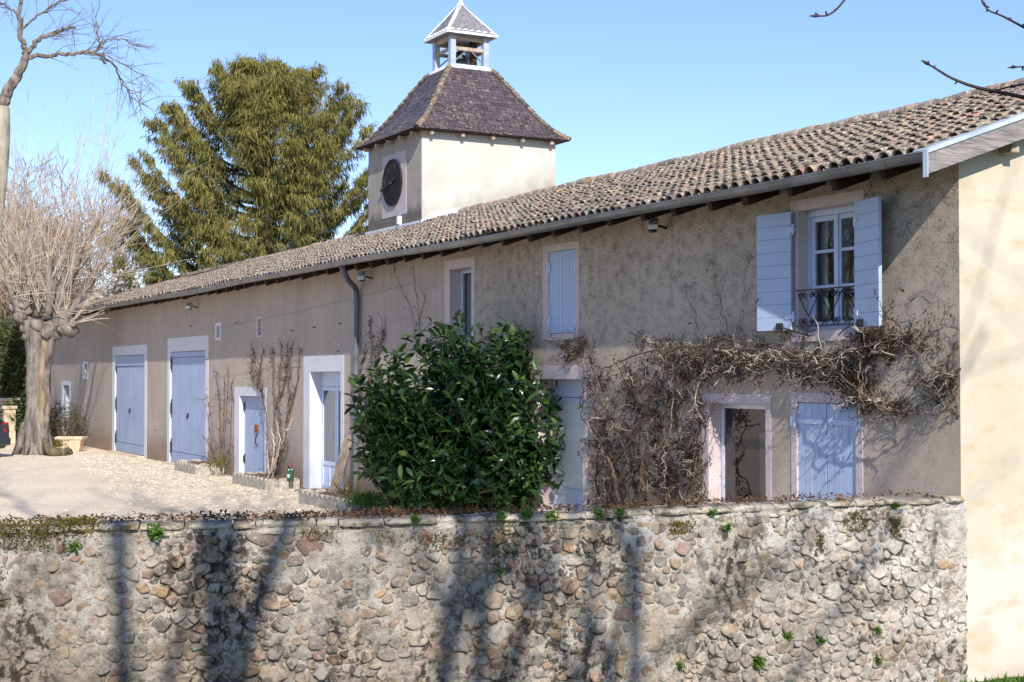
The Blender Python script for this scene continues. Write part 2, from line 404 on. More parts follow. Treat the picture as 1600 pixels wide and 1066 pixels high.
bl = m.math('MULTIPLY', m.maprange(m.noise(1.4, 4, .6, m.map((1, 1, .55), (5, 0, 0))), .43, .56), m.maprange(m.noise(13, 4, .65, m.map((1, 1, .8))), .48, .56))
c = m.mix(m.math('MULTIPLY', bl, .9), c, (.035, .028, .022))
hz = m.math('MULTIPLY', m.maprange(m.noise(6, 5, .7, m.map((.5, .5, 3.2), (1, 8, 3))), .60, .65), m.maprange(m.noise(22, 3), .45, .6))
c = m.mix(m.math('MULTIPLY', hz, .85), c, (.05, .035, .025))
c = m.mix(m.maprange(m.noise(75, 4, .7), .52, .62, 0, .5), c, (.20, .165, .125))
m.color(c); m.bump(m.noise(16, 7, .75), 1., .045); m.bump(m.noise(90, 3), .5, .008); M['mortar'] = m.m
m = Mat('coping_stone', .93, .12)
c = m.ramp(m.noise(4, 5, .6), [(.3, (.26, .22, .165)), (.5, (.42, .365, .285)), (.7, (.60, .54, .45))])
c = m.mix(m.maprange(m.noise(3.1, 4, .6, m.map((1, 1, 1), (3, 3, 3))), .56, .68, 0, .75), c, (.48, .36, .15))
c = m.mix(m.maprange(m.noise(6, 6, .7), .50, .60, 0, .85), c, (.10, .085, .055)); m.color(c); m.bump(m.noise(25, 5, .6), .9, .03); M['coping'] = m.m

# grounds
m = Mat('courtyard_gravel', .97, .1)
c = m.ramp(m.noise(.5, 6, .6), [(.3, (.66, .545, .395)), (.7, (.80, .68, .51))])
c = m.mix(m.maprange(m.noise(24, 4, .7), .5, .7, 0, .35), c, (.34, .26, .18))
c = m.mix(m.maprange(m.noise(2.5, 5, .6), .56, .7, 0, .4), c, (.52, .43, .31))
m.color(c); m.bump(m.noise(60, 4, .7), .6, .02); M['gravel'] = m.m
m = Mat('cobble_stone', .9, .2)
c = m.ramp(m.island(), [(0, (.36, .31, .24)), (.4, (.56, .47, .35)), (.7, (.46, .40, .31)), (1, (.66, .57, .44))])
m.color(c); m.bump(m.noise(40, 3), .3, .01); M['cobble'] = m.m
m = Mat('cobble_bed', .97, .1)
c = m.ramp(m.noise(1.2, 5, .65), [(.35, (.52, .43, .31)), (.58, (.62, .515, .375)), (.74, (.36, .33, .17))])
m.color(c); m.bump(m.noise(40, 3), .5, .01); M['cobblebed'] = m.m
m = Mat('lawn', .95, .1)
c = m.ramp(m.noise(3, 5), [(.3, (.05, .085, .02)), (.7, (.11, .13, .04))]); m.color(c); m.bump(m.noise(60, 3), .8, .03); M['lawn'] = m.m
m = Mat('dry_hill', .97, .1)
c = m.ramp(m.noise(.25, 6, .65), [(.3, (.20, .15, .10)), (.5, (.30, .235, .165)), (.7, (.13, .13, .055))]); m.color(c); m.bump(m.noise(4, 5), .9, .3); M['hill'] = m.m
m = Mat('leaf_litter', .9, .15)
m.color(m.ramp(m.island(), [(0, (.055, .028, .016)), (.5, (.12, .06, .032)), (1, (.22, .12, .06))])); M['litter'] = m.m

leafmat('laurel_leaf', (.010, .036, .012), (.046, .105, .030), .24, .6, .14, 1.5)
leafmat('laurel_tip', (.055, .13, .03), (.17, .23, .055), .3, .5, .22, 1.5)
leafmat('yew_leaf', (.19, .185, .05), (.48, .40, .12), .6, .2, .35, .5)
leafmat('yew_deep', (.035, .055, .022), (.11, .13, .04), .6, .2, .2, .5)
leafmat('ivy_leaf', (.04, .08, .022), (.13, .17, .05), .5, .3, .2)
leafmat('moss', (.09, .085, .012), (.19, .15, .03), .9, .1, .2)
leafmat('fresh_leaf', (.07, .16, .02), (.17, .29, .05), .6, .25, .3)
leafmat('blossom', (.50, .48, .42), (.68, .66, .60), .8, .2, .3)
leafmat('dry_leaf', (.035, .023, .018), (.13, .085, .06), .85, .15, .2)
leafmat('shrub_leaf', (.10, .10, .035), (.22, .19, .08), .7, .2, .25)

# glass: see-through with a mirror share that grows at a glancing angle
m = Mat('window_glass', .02, .5)
gl = m.node('ShaderNodeBsdfGlossy'); gl.inputs['Roughness'].default_value = .015; gl.inputs['Color'].default_value = (.93, .95, 1, 1)
tr = m.node('ShaderNodeBsdfTransparent'); tr.inputs[0].default_value = (.82, .86, .86, 1)
fr = m.node('ShaderNodeFresnel'); fr.inputs[0].default_value = 1.6
mx = m.node('ShaderNodeMixShader'); m.L(m.math('MULTIPLY', fr.outputs[0], 1.35, True), mx.inputs[0]); m.L(tr.outputs[0], mx.inputs[1]); m.L(gl.outputs[0], mx.inputs[2])
m.L(mx.outputs[0], m.nt.nodes['Material Output'].inputs[0]); M['glass'] = m.m

# ------------------------------------------------------------------ ground
FRONT = [(-9.5, 10.55), (-6.5, 11.15), (-4.1, 11.6), (-1.08, 12.2), (1.15, 12.98), (2.74, 13.72), (4.50, 14.42)]   # front foot of the garden wall (lateral, depth)
WALLP = smoothpath([cl(a, b) for a, b in FRONT], 10)
WT, WTH = 1.30, .36                  # top height and thickness of the wall
wdir = (WALLP[0]-WALLP[1]).normalized()
mid = [p+Vector((0, 0, 0)) for p in WALLP]
far = 900
up = [tuple(p) for p in reversed(mid)]
b = MB()
poly = [(0, 0, 0)] + [tuple(Vector((p[0], p[1], 0))+Vector((-.12, .12, 0))) for p in up[1:]] + [tuple(WALLP[0]+wdir*200+Vector((0, 0, 0))), (-far, -far*.6, 0), (-far, far, 0), (-.2, far, 0), (-.2, .2, 0)]
b.add(poly, [list(range(len(poly)))])
struct(b.build('courtyard', M['gravel']))
# lower garden in front of the wall: one sloping sheet, rising towards the camera
def lowz(p):
    dep = (p-CAM).dot(FWD)
    return -.58 + max(0., min(1., (12.5-dep)/12.5))*1.42 - (.02*max(0, dep-14))
b = MB(); nU, nV = 40, 26
edge = [WALLP[0]+wdir*u for u in (220, 60, 25, 10, 4)] + WALLP + [Vector((.3, .9, 0)), Vector((.3, 6, 0)), Vector((.3, 20, 0)), Vector((.3, 80, 0)), Vector((.3, 600, 0))]
outd = Vector((.75, -.66, 0))
rows = []
for k, dist in enumerate((-.25, .3, .8, 1.6, 3, 5, 8, 12, 18, 30, 80, 600)):
    row = []
    for p in edge:
        q = p+outd*dist; q = Vector((q.x, q.y, 0)); q.z = lowz(q)+random.uniform(-.02, .02); row.append(tuple(q))
    rows.append(row)
V = [v for r in rows for v in r]; n = len(edge)
b.add(V, [(i*n+j, i*n+j+1, (i+1)*n+j+1, (i+1)*n+j) for i in range(len(rows)-1) for j in range(n-1)])
struct(b.build('lawn', M['lawn'], smooth=True))
# cobbled strip along the foot of the barn
b = MB()
for i in range(5200):
    xx = -random.uniform(6, 36); lim = np.interp(-xx, [6, 12, 18, 24, 30, 36], [4.2, 4.3, 4.3, 3.4, 2.6, 1.7])
    yy = -random.uniform(.05, lim)
    if random.random() < max(0, (-yy/lim-.35))*1.5: continue
    r = random.uniform(.035, .09); rx, ry = r*random.uniform(.8, 1.4), r*random.uniform(.7, 1.1); a = random.random()*3
    V = []
    for rr, zz in ((1, -.005), (.8, .016), (.35, .024)):
        for k in range(6):
            th = k*math.pi/3; q = (rx*rr*math.cos(th), ry*rr*math.sin(th))
            V.append((xx+q[0]*math.cos(a)-q[1]*math.sin(a), yy+q[0]*math.sin(a)+q[1]*math.cos(a), zz*random.uniform(.8, 1.2)))
    F = [(i0*6+j, i0*6+(j+1) % 6, i0*6+6+(j+1) % 6, i0*6+6+j) for i0 in range(2) for j in range(6)]+[tuple(range(12, 18))]
    b.add(V, F)
struct(b.build('cobblestones', M['cobble'], smooth=True))

b = MB(); n = 5200                    # loose pebbles on the gravel
for i in range(n):
    xx, yy = -random.uniform(9, 46), -random.uniform(.8, 15); r = random.uniform(.010, .034)*(1.5 if random.random() < .06 else 1); a = random.random()*3; V = []
    for rr, zz in ((1, -.004), (.75, r*.45)):
        for k in range(5): th = k*2*math.pi/5+a; V.append((xx+r*rr*math.cos(th)*1.2, yy+r*rr*math.sin(th), zz))
    b.add(V, [(j, (j+1) % 5, 5+(j+1) % 5, 5+j) for j in range(5)]+[(5, 6, 7, 8, 9)])
o = b.build('gravel_pebbles', M['cobble'], smooth=True); tag(o, 'loose pale pebbles strewn over the courtyard gravel', 'pebbles', kind='stuff')
# ------------------------------------------------------------------ farmhouse
LEN, DEP, RS = 47.2, 9.6, 4.8        # length, depth, ridge setback
SL = .34; EAVE = -.52
def dz(t, s): return -.16*max(0., min(1., (t-18)/24))*max(0, s+.5)/5.3 + .012*math.sin(t*.9)+.008*math.sin(t*2.3+s)
def deck(s, t=0.): return 4.62+SL*(s-EAVE) if s <= RS else 4.62+SL*(RS-EAVE)-SL*(s-RS)
house = thing('farmhouse', 'long plastered farmhouse and barn with canal tiled roof and blue doors', 'house')
# openings: t0, t1, z0, z1, depth of the reveal
OP = dict(
    D0=(43.75, 44.85, 0, 2.10, .28), W1=(40.72, 41.28, 2.42, 2.86, .2), D1=(32.71, 36.51, 0, 3.10, .09), D2=(26.36, 29.82, 0, 3.13, .09),
    W2=(25.08, 25.40, 3.43, 3.73, .2), W3=(21.82, 22.10, 3.40, 3.79, .2), D3=(21.55, 23.45, 0, 1.98, .14), D4=(16.79, 18.58, .06, 2.55, .26),
    U1=(10.90, 11.73, 3.05, 4.29, .20), U2=(7.51, 8.32, 3.09, 4.335, .06), D5=(7.31, 8.62, .06, 2.42, .24), L1=(3.10, 4.25, .25, 2.13, .18),
    L2=(1.53, 2.53, .25, 2.17, .07), U3=(1.50, 2.50, 2.98, 4.38, .16))
b = MB()
xs = sorted({0., LEN, *[v for o in OP.values() for v in o[:2]]}); zs = sorted({-.6, 4.74, *[v for o in OP.values() for v in o[2:4]]})
for i in range(len(xs)-1):
    for j in range(len(zs)-1):
        cx, cz = (xs[i]+xs[i+1])/2, (zs[j]+zs[j+1])/2
        if any(o[0] < cx < o[1] and o[2] < cz < o[3] for o in OP.values()): continue
        b.add([(-xs[i+1], 0, zs[j]), (-xs[i], 0, zs[j]), (-xs[i], 0, zs[j+1]), (-xs[i+1], 0, zs[j+1])], [(0, 1, 2, 3)])
for t0, t1, z0, z1, dp in OP.values():
    dq = .45
    b.add([(-t1, 0, z0), (-t1, dq, z0), (-t1, dq, z1), (-t1, 0, z1), (-t0, 0, z0), (-t0, dq, z0), (-t0, dq, z1), (-t0, 0, z1)],
          [(0, 1, 2, 3), (7, 6, 5, 4), (3, 2, 6, 7), (4, 5, 1, 0)])
b.build('front_wall', M['facade'], house)
b = MB()
zt = deck(RS)-.09
for xx in (0., -LEN):
    b.add([(xx, 0, -1.1), (xx, DEP, -1.1), (xx, DEP, 4.74), (xx, RS, zt), (xx, 0, 4.70)], [(0, 1, 2, 3, 4)])
b.add([(0, DEP, -1.1), (-LEN, DEP, -1.1), (-LEN, DEP, 4.74), (0, DEP, 4.74)], [(0, 1, 2, 3)])
b.add([(0, 0, -1.1), (-.012, 0, -1.1), (-.012, 0, -.6), (0, 0, -.6)], [(0, 1, 2, 3)])
b.build('gable_wall', M['gable'], house)
b = MB(); b.add([(0, .5, .01), (-LEN, .5, .01), (-LEN, DEP-.1, .01), (0, DEP-.1, .01)], [(0, 1, 2, 3)])
b.add([(0, .5, 2.8), (-LEN, .5, 2.8), (-LEN, DEP-.1, 2.8), (0, DEP-.1, 2.8)], [(0, 1, 2, 3)])
b.build('floor', M['room_dark'], house)

# roof
roof = piece('roof', house)
b = MB()
X0, X1 = .22, -LEN-.15
sl = math.atan(SL); Lw = (RS-EAVE)/math.cos(sl)
for a, bb in ((EAVE, RS), (RS, DEP+.5)):
    b.add([(X0, a, deck(a)-.05), (X1, a, deck(a)-.05), (X1, bb, deck(bb)-.05), (X0, bb, deck(bb)-.05),
           (X0, a, deck(a)-.02), (X1, a, deck(a)-.02), (X1, bb, deck(bb)-.02), (X0, bb, deck(bb)-.02)],
          [(0, 1, 2, 3), (7, 6, 5, 4), (0, 4, 5, 1), (3, 2, 6, 7), (1, 5, 6, 2), (0, 3, 7, 4)])
b.build('deck', M['dark_wood'], roof)
PITCH, EXP = .19, .30
def tiles(name, ncol, nrow):
    a = np.linspace(0, math.pi, 7)
    def arc(r, h, off, w): return np.stack([r*np.cos(a), np.full(7, w), off+h*np.sin(a)], 1)
    cover = np.concatenate([arc(.084, .078, .012, 0.), arc(.070, .064, .012, .17), arc(.060, .054, .006, .37), arc(.068, .060, .012, .0), arc(.066, .058, .012, .03)])
    cf = [(i+7*k, i+1+7*k, i+8+7*k, i+7+7*k) for k in (0, 1) for i in range(6)]
    cf += [(21+i, 22+i, i+1, i) for i in range(6)] + [(28+i, 29+i, 22+i, 21+i) for i in range(6)]
    a2 = np.linspace(0, math.pi, 5)
    def arc2(r, h, off, w): return np.stack([r*np.cos(a2), np.full(5, w), off-h*np.sin(a2)], 1)
    chan = np.concatenate([arc2(.080, .035, .035, 0.), arc2(.090, .04, .025, .37)])
    hf = [(i, i+1, i+6, i+5) for i in range(4)]
    VS, FS, n0 = [], [], 0
    for i in range(ncol):
        colj = random.gauss(0, .006)
        for k in range(nrow):
            w = k*EXP-.02
            for tv, tf, off, dn in ((cover, cf, 0., .012), (chan, hf, PITCH/2, 0.)):
                v = tv.copy()
                if k == nrow-1: v[:, 1] *= .8
                v[:, 2] *= random.uniform(.9, 1.12); ya = random.gauss(0, .035)
                v[:, 0], v[:, 1] = v[:, 0]*math.cos(ya)-v[:, 1]*math.sin(ya), v[:, 0]*math.sin(ya)+v[:, 1]*math.cos(ya)
                v[:, 2] += random.uniform(0, .012)+dn + (.018*(1-v[:, 1]/.37))
                xx = .10-i*PITCH-off+colj+random.gauss(0, .005); ww = w+random.gauss(0, .008)
                s_ = EAVE+(ww+v[:, 1])*math.cos(sl)-v[:, 2]*math.sin(sl)
                z_ = 4.62+(ww+v[:, 1])*math.sin(sl)+v[:, 2]*math.cos(sl)+dz(-xx, EAVE+ww)
                VS.append(np.stack([xx+v[:, 0], s_, z_], 1)); FS += [[q+n0 for q in f] for f in tf]; n0 += len(v)
    b = MB(); b.V = VS; b.F = FS; b.M = [0]*len(FS); b.n = n0
    return b.build(name, M['canal'], roof, smooth=True)
tiles('roof_tiles', 249, 17)
b = MB()       # far slope: corrugated sheet of tiles that nobody in front can see
nx = 500; V = []; F = []
for i in range(nx+1):
    xx = .2-(LEN+.35)*i/nx; hh = .03+.03*math.cos(i*math.pi)
    V += [(xx, RS, deck(RS)+hh), (xx, DEP+.5, deck(DEP+.5)+hh)]
b.add(V, [(2*i, 2*i+1, 2*i+3, 2*i+2) for i in range(nx)]); b.build('back_slope', M['canal'], roof)
b = MB(); a = np.linspace(-.15, math.pi+.15, 9); t = -.18
while t < LEN+.1:
    l = .40; rr = random.uniform(.105, .12); ro = rr*.86; zz = deck(RS)+.035+random.gauss(0, .006)
    V = []
    for u, r in ((0, rr), (l*.5, rr*.95), (l+.05, ro)):
        for q in a: V.append((-(t+u), RS+r*1.15*math.cos(q), zz+dz(t+u, RS)+r*math.sin(q)))
    for q in a: V.append((-t, RS+rr*.99*math.cos(q), zz+dz(t, RS)+rr*.83*math.sin(q)))
    b.add(V, [(k*9+i, k*9+i+1, k*9+i+10, k*9+i+9) for k in (0, 1) for i in range(8)]+[(27+i, 28+i, i+1, i) for i in range(8)])
    t += l-.02
b.build('ridge_tiles', M['canal'], roof, smooth=True)
# gutter, brackets, rafters
b = MB(); ga = np.linspace(math.pi, 2*math.pi, 9); V = []; F = []; NG = 120
GX0, GX1, GS, GZ = .20, -LEN-.2, -.60, 4.625
for i in range(NG+1):
    xx = lerp(GX0, GX1, i/NG); zz = GZ+.018*math.sin(xx*.33+1)+.01*math.sin(xx*.8)
    for r in (.078, .072):
        for q in ga: V.append((xx, GS+r*math.cos(q), zz+r*1.05*math.sin(q)))
for i in range(NG):
    for k in range(8):
        F.append((i*18+k, i*18+k+1, i*18+19+k, i*18+18+k)); F.append((i*18+9+k, i*18+27+k, i*18+28+k, i*18+10+k))
F.append(list(range(9))); F.append([NG*18+k for k in range(9)])
b.add(V, F)
V = []
b.tube([(lerp(GX0, GX1, i/NG), GS-.078, GZ+.004+.018*math.sin(lerp(GX0, GX1, i/NG)*.33+1)+.01*math.sin(lerp(GX0, GX1, i/NG)*.8)) for i in range(NG+1)], .011, 6)
xx = -.35
while xx > GX1:
    zz = GZ+.018*math.sin(xx*.33+1)+.01*math.sin(xx*.8)
    for w, r in ((.012, .0805),) if int(xx*10) % 3 else ((.02, .083),):
        V = [(xx+e, GS+r*math.cos(q), zz+r*1.05*math.sin(q)) for e in (-w, w) for q in ga]
        b.add(V, [(k, k+1, k+10, k+9) for k in range(8)])
    xx -= random.choice((.55, .62, .7))
b.build('gutter', M['zinc'], roof, smooth=True)
for i in range(62):
    t = .58+i*.752+random.gauss(0, .03)
    if t > LEN-.2: break
    h = random.uniform(.10, .14); mb = MB()
    mb.beam((-t, .12, deck(.12)-.06-h/2), (-t, -.47, deck(-.47)-.06-h/2), random.uniform(.08, .11), h)
    mb.build('rafter', M['dark_wood'], house, bevel=.006)
# verge board on the near gable with its zinc capping
b = MB()
def vp(s, dzv): return (deck(s)+dzv)
for (a, bb) in ((-.66, RS), (RS, DEP+.5)):
    za, zb = vp(a, .085), vp(bb, .085); hb = .235
    V = [(x_, s_, z_) for x_ in (.225, .262) for (s_, z_) in ((a, za-hb), (bb, zb-hb), (bb, zb), (a, za))]
    b.add(V, [(0, 1, 2, 3), (7, 6, 5, 4), (0, 4, 5, 1), (3, 2, 6, 7), (1, 5, 6, 2), (0, 3, 7, 4)])
b.build('verge_board', M['weathered'], roof, bevel=.004)
b = MB()
for (a, bb) in ((-.67, RS), (RS, DEP+.5)):
    za, zb = vp(a, .09), vp(bb, .09)
    for x0, x1, l, h in ((.06, .275, 0., .012), (.266, .277, -.035, .035)):
        V = [(x_, s_, z_+l+e) for x_ in (x0, x1) for (s_, z_) in ((a, za), (bb, zb)) for e in (0, h)]
        b.add(V, [(0, 2, 3, 1), (4, 5, 7, 6), (0, 1, 5, 4), (2, 6, 7, 3), (1, 3, 7, 5), (0, 4, 6, 2)])
a = -.665; b.box(.20, .268, a-.012, a-.001, vp(a, .09)-.27, vp(a, .09)-.002)
b.build('verge_capping', M['zinc_pale'], roof, bevel=.003)
b = MB(); b.beam((-.1, .62, deck(.62)-.21), (.17, .62, deck(.62)-.21), .11, .13); b.build('purlin_end', M['hay_wood'], roof, bevel=.01)
# downpipe
P = [fac(541, 428, -.5), fac(543, 437, -.42), fac(553, 448, -.16), fac(557, 462, -.09), fac(557, 520, -.085), fac(556, 600, -.085)]
P[0] = Vector((P[0].x, GS, GZ-.06)); P.append(Vector((P[-1].x, -.085, .05)))
b = MB(); b.tube(smoothpath(P, 6), .058, 10); 
for zc in (3.9, 2.2, .8): b.lathe((P[-1].x, -.085, zc), [(.064, -.02), (.066, 0), (.064, .02)], 10)
b.build('downpipe', M['pipe_grey'], house, smooth=True)
for px, py, w in ((566, 431, .09), (1022, 350, .07), (296, 478, .09)):     # floodlights under the eaves
    p = fac(px, py, -.22); b = MB()
    b.beam((p.x-.05, p.y+.03, p.z+.06), (p.x+.10, p.y-.08, p.z-.05), .13, w)
    b.build('floodlight', M['plastic_grey'], house, bevel=.01)
    b = MB(); b.beam((p.x-.03, p.y+.03, p.z), (p.x-.03, .0, p.z-.04), .03, .03)
    b.box(p.x-.10, p.x-.02, p.y-.02, p.y+.06, p.z-.10, p.z-.04); b.build('floodlight_bracket', M['black_iron'], house)

# surrounds, doors and windows
def wob(): return random.uniform(-.012, .012)
def surround(key, out, mat, parent, lining=True, sill=True, proud=.008):
    """flat painted band round the opening plus the painted reveal; out = (left, right, bottom, top) band widths"""
    t0, t1, z0, z1, dp = OP[key]; b = MB(); wl, wr, wb, wt = out
    if wt: b.box(-t1-wl, -t0+wr, -proud, .0, z1, z1+wt)
    if wl: b.box(-t1-wl, -t1, -proud, .0, z0-(wb if sill else 0), z1)
    if wr: b.box(-t0, -t0+wr, -proud, .0, z0-(wb if sill else 0), z1)
    if wb: b.box(-t1, -t0, -proud-.012, .0, z0-wb, z0)
    if lining:
        e = .006
        b.box(-t1, -t1+e, -proud+.001, dp+.05, z0, z1); b.box(-t0-e, -t0, -proud+.001, dp+.05, z0, z1)
        b.box(-t1+e, -t0-e, -proud+.001, dp+.05, z1-e, z1)
        if sill: b.box(-t1+e, -t0-e, -proud+.001, dp+.05, z0, z0+e)
    return b.build('surround', mat, parent, bevel=.004)
def boards(b, x0, x1, y0, y1, z0, z1, n, gap=.005, horiz=False, mi=0):
    for i in range(n):
        if horiz:
            a, c = lerp(z0, z1, i/n), lerp(z0, z1, (i+1)/n); b.box(x0, x1, y0+random.uniform(0, .002), y1, a+gap/2, c-gap/2, mi)
        else:
            a, c = lerp(x0, x1, i/n), lerp(x0, x1, (i+1)/n); b.box(a+gap/2, c-gap/2, y0+random.uniform(0, .002), y1, z0, z1, mi)
    b.box(x0+.004, x1-.004, y1-.006, y1+.012, z0+.002, z1-.002, mi)
def hinge(parent, x, y, z, h=.5, w=.05, side=1, mat='black_iron'):
    b = MB(); b.box(x, x+w*side, y-.012, y-.002, z-h/2, z+h/2) if side > 0 else b.box(x-w, x, y-.012, y-.002, z-h/2, z+h/2)
    b.tube([(x, y-.014, z-h*.3), (x, y-.014, z+h*.3)], .018, 8)
    b.build('hinge', M[mat], parent)
# two tall barn doors
for key, lw, side, tops in (('D1', (.36, .31, 0, .29), 0, 1), ('D2', (.27, .29, 0, .38), 0, 2)):
    d = piece('barn_door', house); t0, t1, z0, z1, dp = OP[key]
    surround(key, lw, M['white_wash'], d, True, False)
    y = .035; tm = (t0+t1)/2; topb = .34 if key == 'D1' else .16
    for a, c in ((t1-.015, tm+.004), (tm-.004, t0+.015)):
        b = MB(); boards(b, -a, -c, y, y+.05, .35, z1-topb-.012, 6); b.build('door_leaf', M['barnshaded'], d, bevel=.003)
        b = MB(); b.box(-a, -c, y-.012, y+.045, .06, .335); b.build('kick_board', M['barnshaded'], d, bevel=.004)
    b = MB()
    if key == 'D1': b.box(-t1+.012, -t0-.012, y-.02, y+.04, z1-topb, z1-.02)
    else:
        b.box(-t1+.012, -tm-.004, y-.01, y+.04, z1-topb, z1-.02); b.box(-tm+.004, -t0-.012, y-.01, y+.04, z1-topb, z1-.02)
    b.build('top_rail', M['barnshaded'], d, bevel=.004)
    b = MB(); b.box(-t1+.02, -t0-.02, y+.07, y+.09, 0.0, z1); b.build('dark_gap', M['dark_wood'], d)
    for zz, hh in ((.45, .5), (1.55, .5), (z1-.35, .42)):
        hinge(d, -t1+.02, y-.006, zz, hh, .09, 1); hinge(d, -t0-.02, y-.006, zz, hh, .09, -1)
    b = MB(); b.box(-tm-.05, -tm+.05, y-.03, y, 1.32, 1.44); b.tube([(-tm, y-.03, 1.38), (-tm, y-.05, 1.30)], .012, 6); b.build('latch', M['black_iron'], d)
    b = MB(); b.box(-t1-.05, -t0+.05, -.22, .03, -.02, .05); b.build('threshold', M['stone_cream'], d, bevel=.01)
# plank door of the far end
d = piece('plank_door', house); t0, t1, z0, z1, dp = OP['D0']
surround('D0', (.27, .25, 0, .16), M['white_wash'], d, True, False)
b = MB(); boards(b, -t1+.01, -t0-.01, dp, dp+.04, .03, z1-.02, 5); b.build('door_leaf', M['barnshaded'], d)
b = MB(); b.box(-t1+.20, -t1+.42, dp-.02, dp-.002, .98, 1.10); b.build('lock_plate', M['rust'], d)
# low plank door
d = piece('low_door', house); t0, t1, z0, z1, dp = OP['D3']
surround('D3', (.40, .12, 0, .21), M['white_wash'], d, True, False)
tm = (t0+t1)/2-.05
for a, c in ((t1-.01, tm+.005), (tm-.005, t0+.01)):
    b = MB(); boards(b, -a, -c, dp-.02, dp+.03, .03, z1-.02, 4 if a > tm+.1 else 3); b.build('door_leaf', M['barnshaded'], d, bevel=.003)
b = MB(); b.box(-tm-.13, -tm+.10, dp-.055, dp-.021, 1.12, 1.30); b.build('lock_box', M['rust'], d, bevel=.006)
b = MB(); b.tube([(-tm+.02, dp-.03, 1.08), (-tm+.02, dp-.07, 1.0), (-tm+.02, dp-.08, .9), (-tm+.02, dp-.03, .80)], .014, 6); b.build('handle', M['black_iron'], d)
for zz in (.45, 1.7): hinge(d, -t1+.012, dp-.025, zz, .22, .07, 1)

def glazed(part, x0, x1, y, z0, z1, fr=.07, bars=(), panel=0, mat='paleblue', curtain=None, cz=None, th=.055, pane='glass'):
    """a glazed leaf: frame with horizontal bars, panes between them, an optional solid lower panel"""
    b = MB(); b.box(x0, x0+fr, y, y+th, z0, z1); b.box(x1-fr, x1, y, y+th, z0, z1); b.box(x0+fr, x1-fr, y, y+th, z1-fr, z1); b.box(x0+fr, x1-fr, y, y+th, z0, z0+fr)
    zb = z0+fr
    if panel:
        b.box(x0+fr, x1-fr, y, y+th, z0+panel, z0+panel+fr); b.box(x0+fr, x1-fr, y+.02, y+th-.01, z0+fr, z0+panel)
        xm = (x0+x1)/2; b.box(xm-.03, xm+.03, y+.004, y+.02, z0+fr, z0+panel); zb = z0+panel+fr
    for q in bars: b.box(x0+fr, x1-fr, y+.006, y+th-.006, q-.018, q+.018)
    b.build('frame', M[mat], part, bevel=.004)
    lv = [zb]+list(bars)+[z1-fr]
    for i in range(len(lv)-1):
        g = MB(); a = lv[i]+(.018 if i else 0); c = lv[i+1]-(.018 if i < len(lv)-2 else 0)
        g.add([(x0+fr+.001, y+.022, a+.001), (x1-fr-.001, y+.022, a+.001), (x1-fr-.001, y+.022, c-.001), (x0+fr+.001, y+.022, c-.001)], [(0, 1, 2, 3)]); g.build('pane', M[pane], part)
def drape(part, x0, x1, y, z0, z1, mat, amp=.02, wl=.11):
    b = MB(); n = 40; V = []
    for i in range(n+1):
        xx = lerp(x0, x1, i/n); yy = y+amp*math.sin((xx-x0)/wl*2*math.pi)+.006*math.sin(xx*31)
        V += [(xx, yy, z0), (xx, yy, z1)]
    b.add(V, [(2*i, 2*i+2, 2*i+3, 2*i+1) for i in range(n)]); return b.build('curtain', M[mat], part, smooth=True)
# glazed door beside the downpipe
d = piece('glazed_door', house); t0, t1, z0, z1, dp = OP['D4']
surround('D4', (.38, .17, 0, .33), M['white_wash'], d, True, False)
b = MB(); b.box(-t1+.01, -t0-.01, dp, dp+.06, 2.24, z1-.01); b.build('top_panel', M['paleblue'], d, bevel=.004)
tm = (t0+t1)/2
for a, c in ((-t1+.012, -tm-.003), (-tm+.003, -t0-.012)): glazed(d, a, c, dp, .07, 2.235, .085, (), .50, 'paleblue')
drape(d, -t1+.1, -t0-.1, dp+.14, .6, 2.2, 'curtain_grey')
b = MB(); b.box(-t1-.1, -t0+.1, -.3, dp, -.03, .06); b.build('threshold', M['concrete'], d, bevel=.008)
# glazed door behind the laurel
d = piece('glazed_door', house); t0, t1, z0, z1, dp = OP['D5']
surround('D5', (.14, .11, 0, .20), M['pink_wash'], d, True, False)
b = MB(); b.box(-t1+.01, -t0-.01, dp, dp+.06, 2.15, z1-.01); b.build('top_panel', M['paleblue'], d, bevel=.004)
glazed(d, -t1+.012, -t0-.012, dp, .07, 2.14, .09, (), .62, 'paleblue', pane='palepane')
# fixed window right of the vine
d = piece('window', house); t0, t1, z0, z1, dp = OP['L1']
surround('L1', (.14, .10, .1, .12), M['pink_wash'], d)
glazed(d, -t1+.012, -t0-.012, dp, z0+.01, z1-.012, .055, (), 0, 'zinc_pale')
b = MB(); b.box(-t1+.15, -t1+.32, dp+.5, dp+.6, z0, 1.75); b.build('inner_post', M['hay_wood'], d)
b = MB(); b.box(-t1-.3, -t0+.3, dp+1.7, dp+1.76, .05, 2.7); b.build('inner_wall', M['bark_inner'], d)
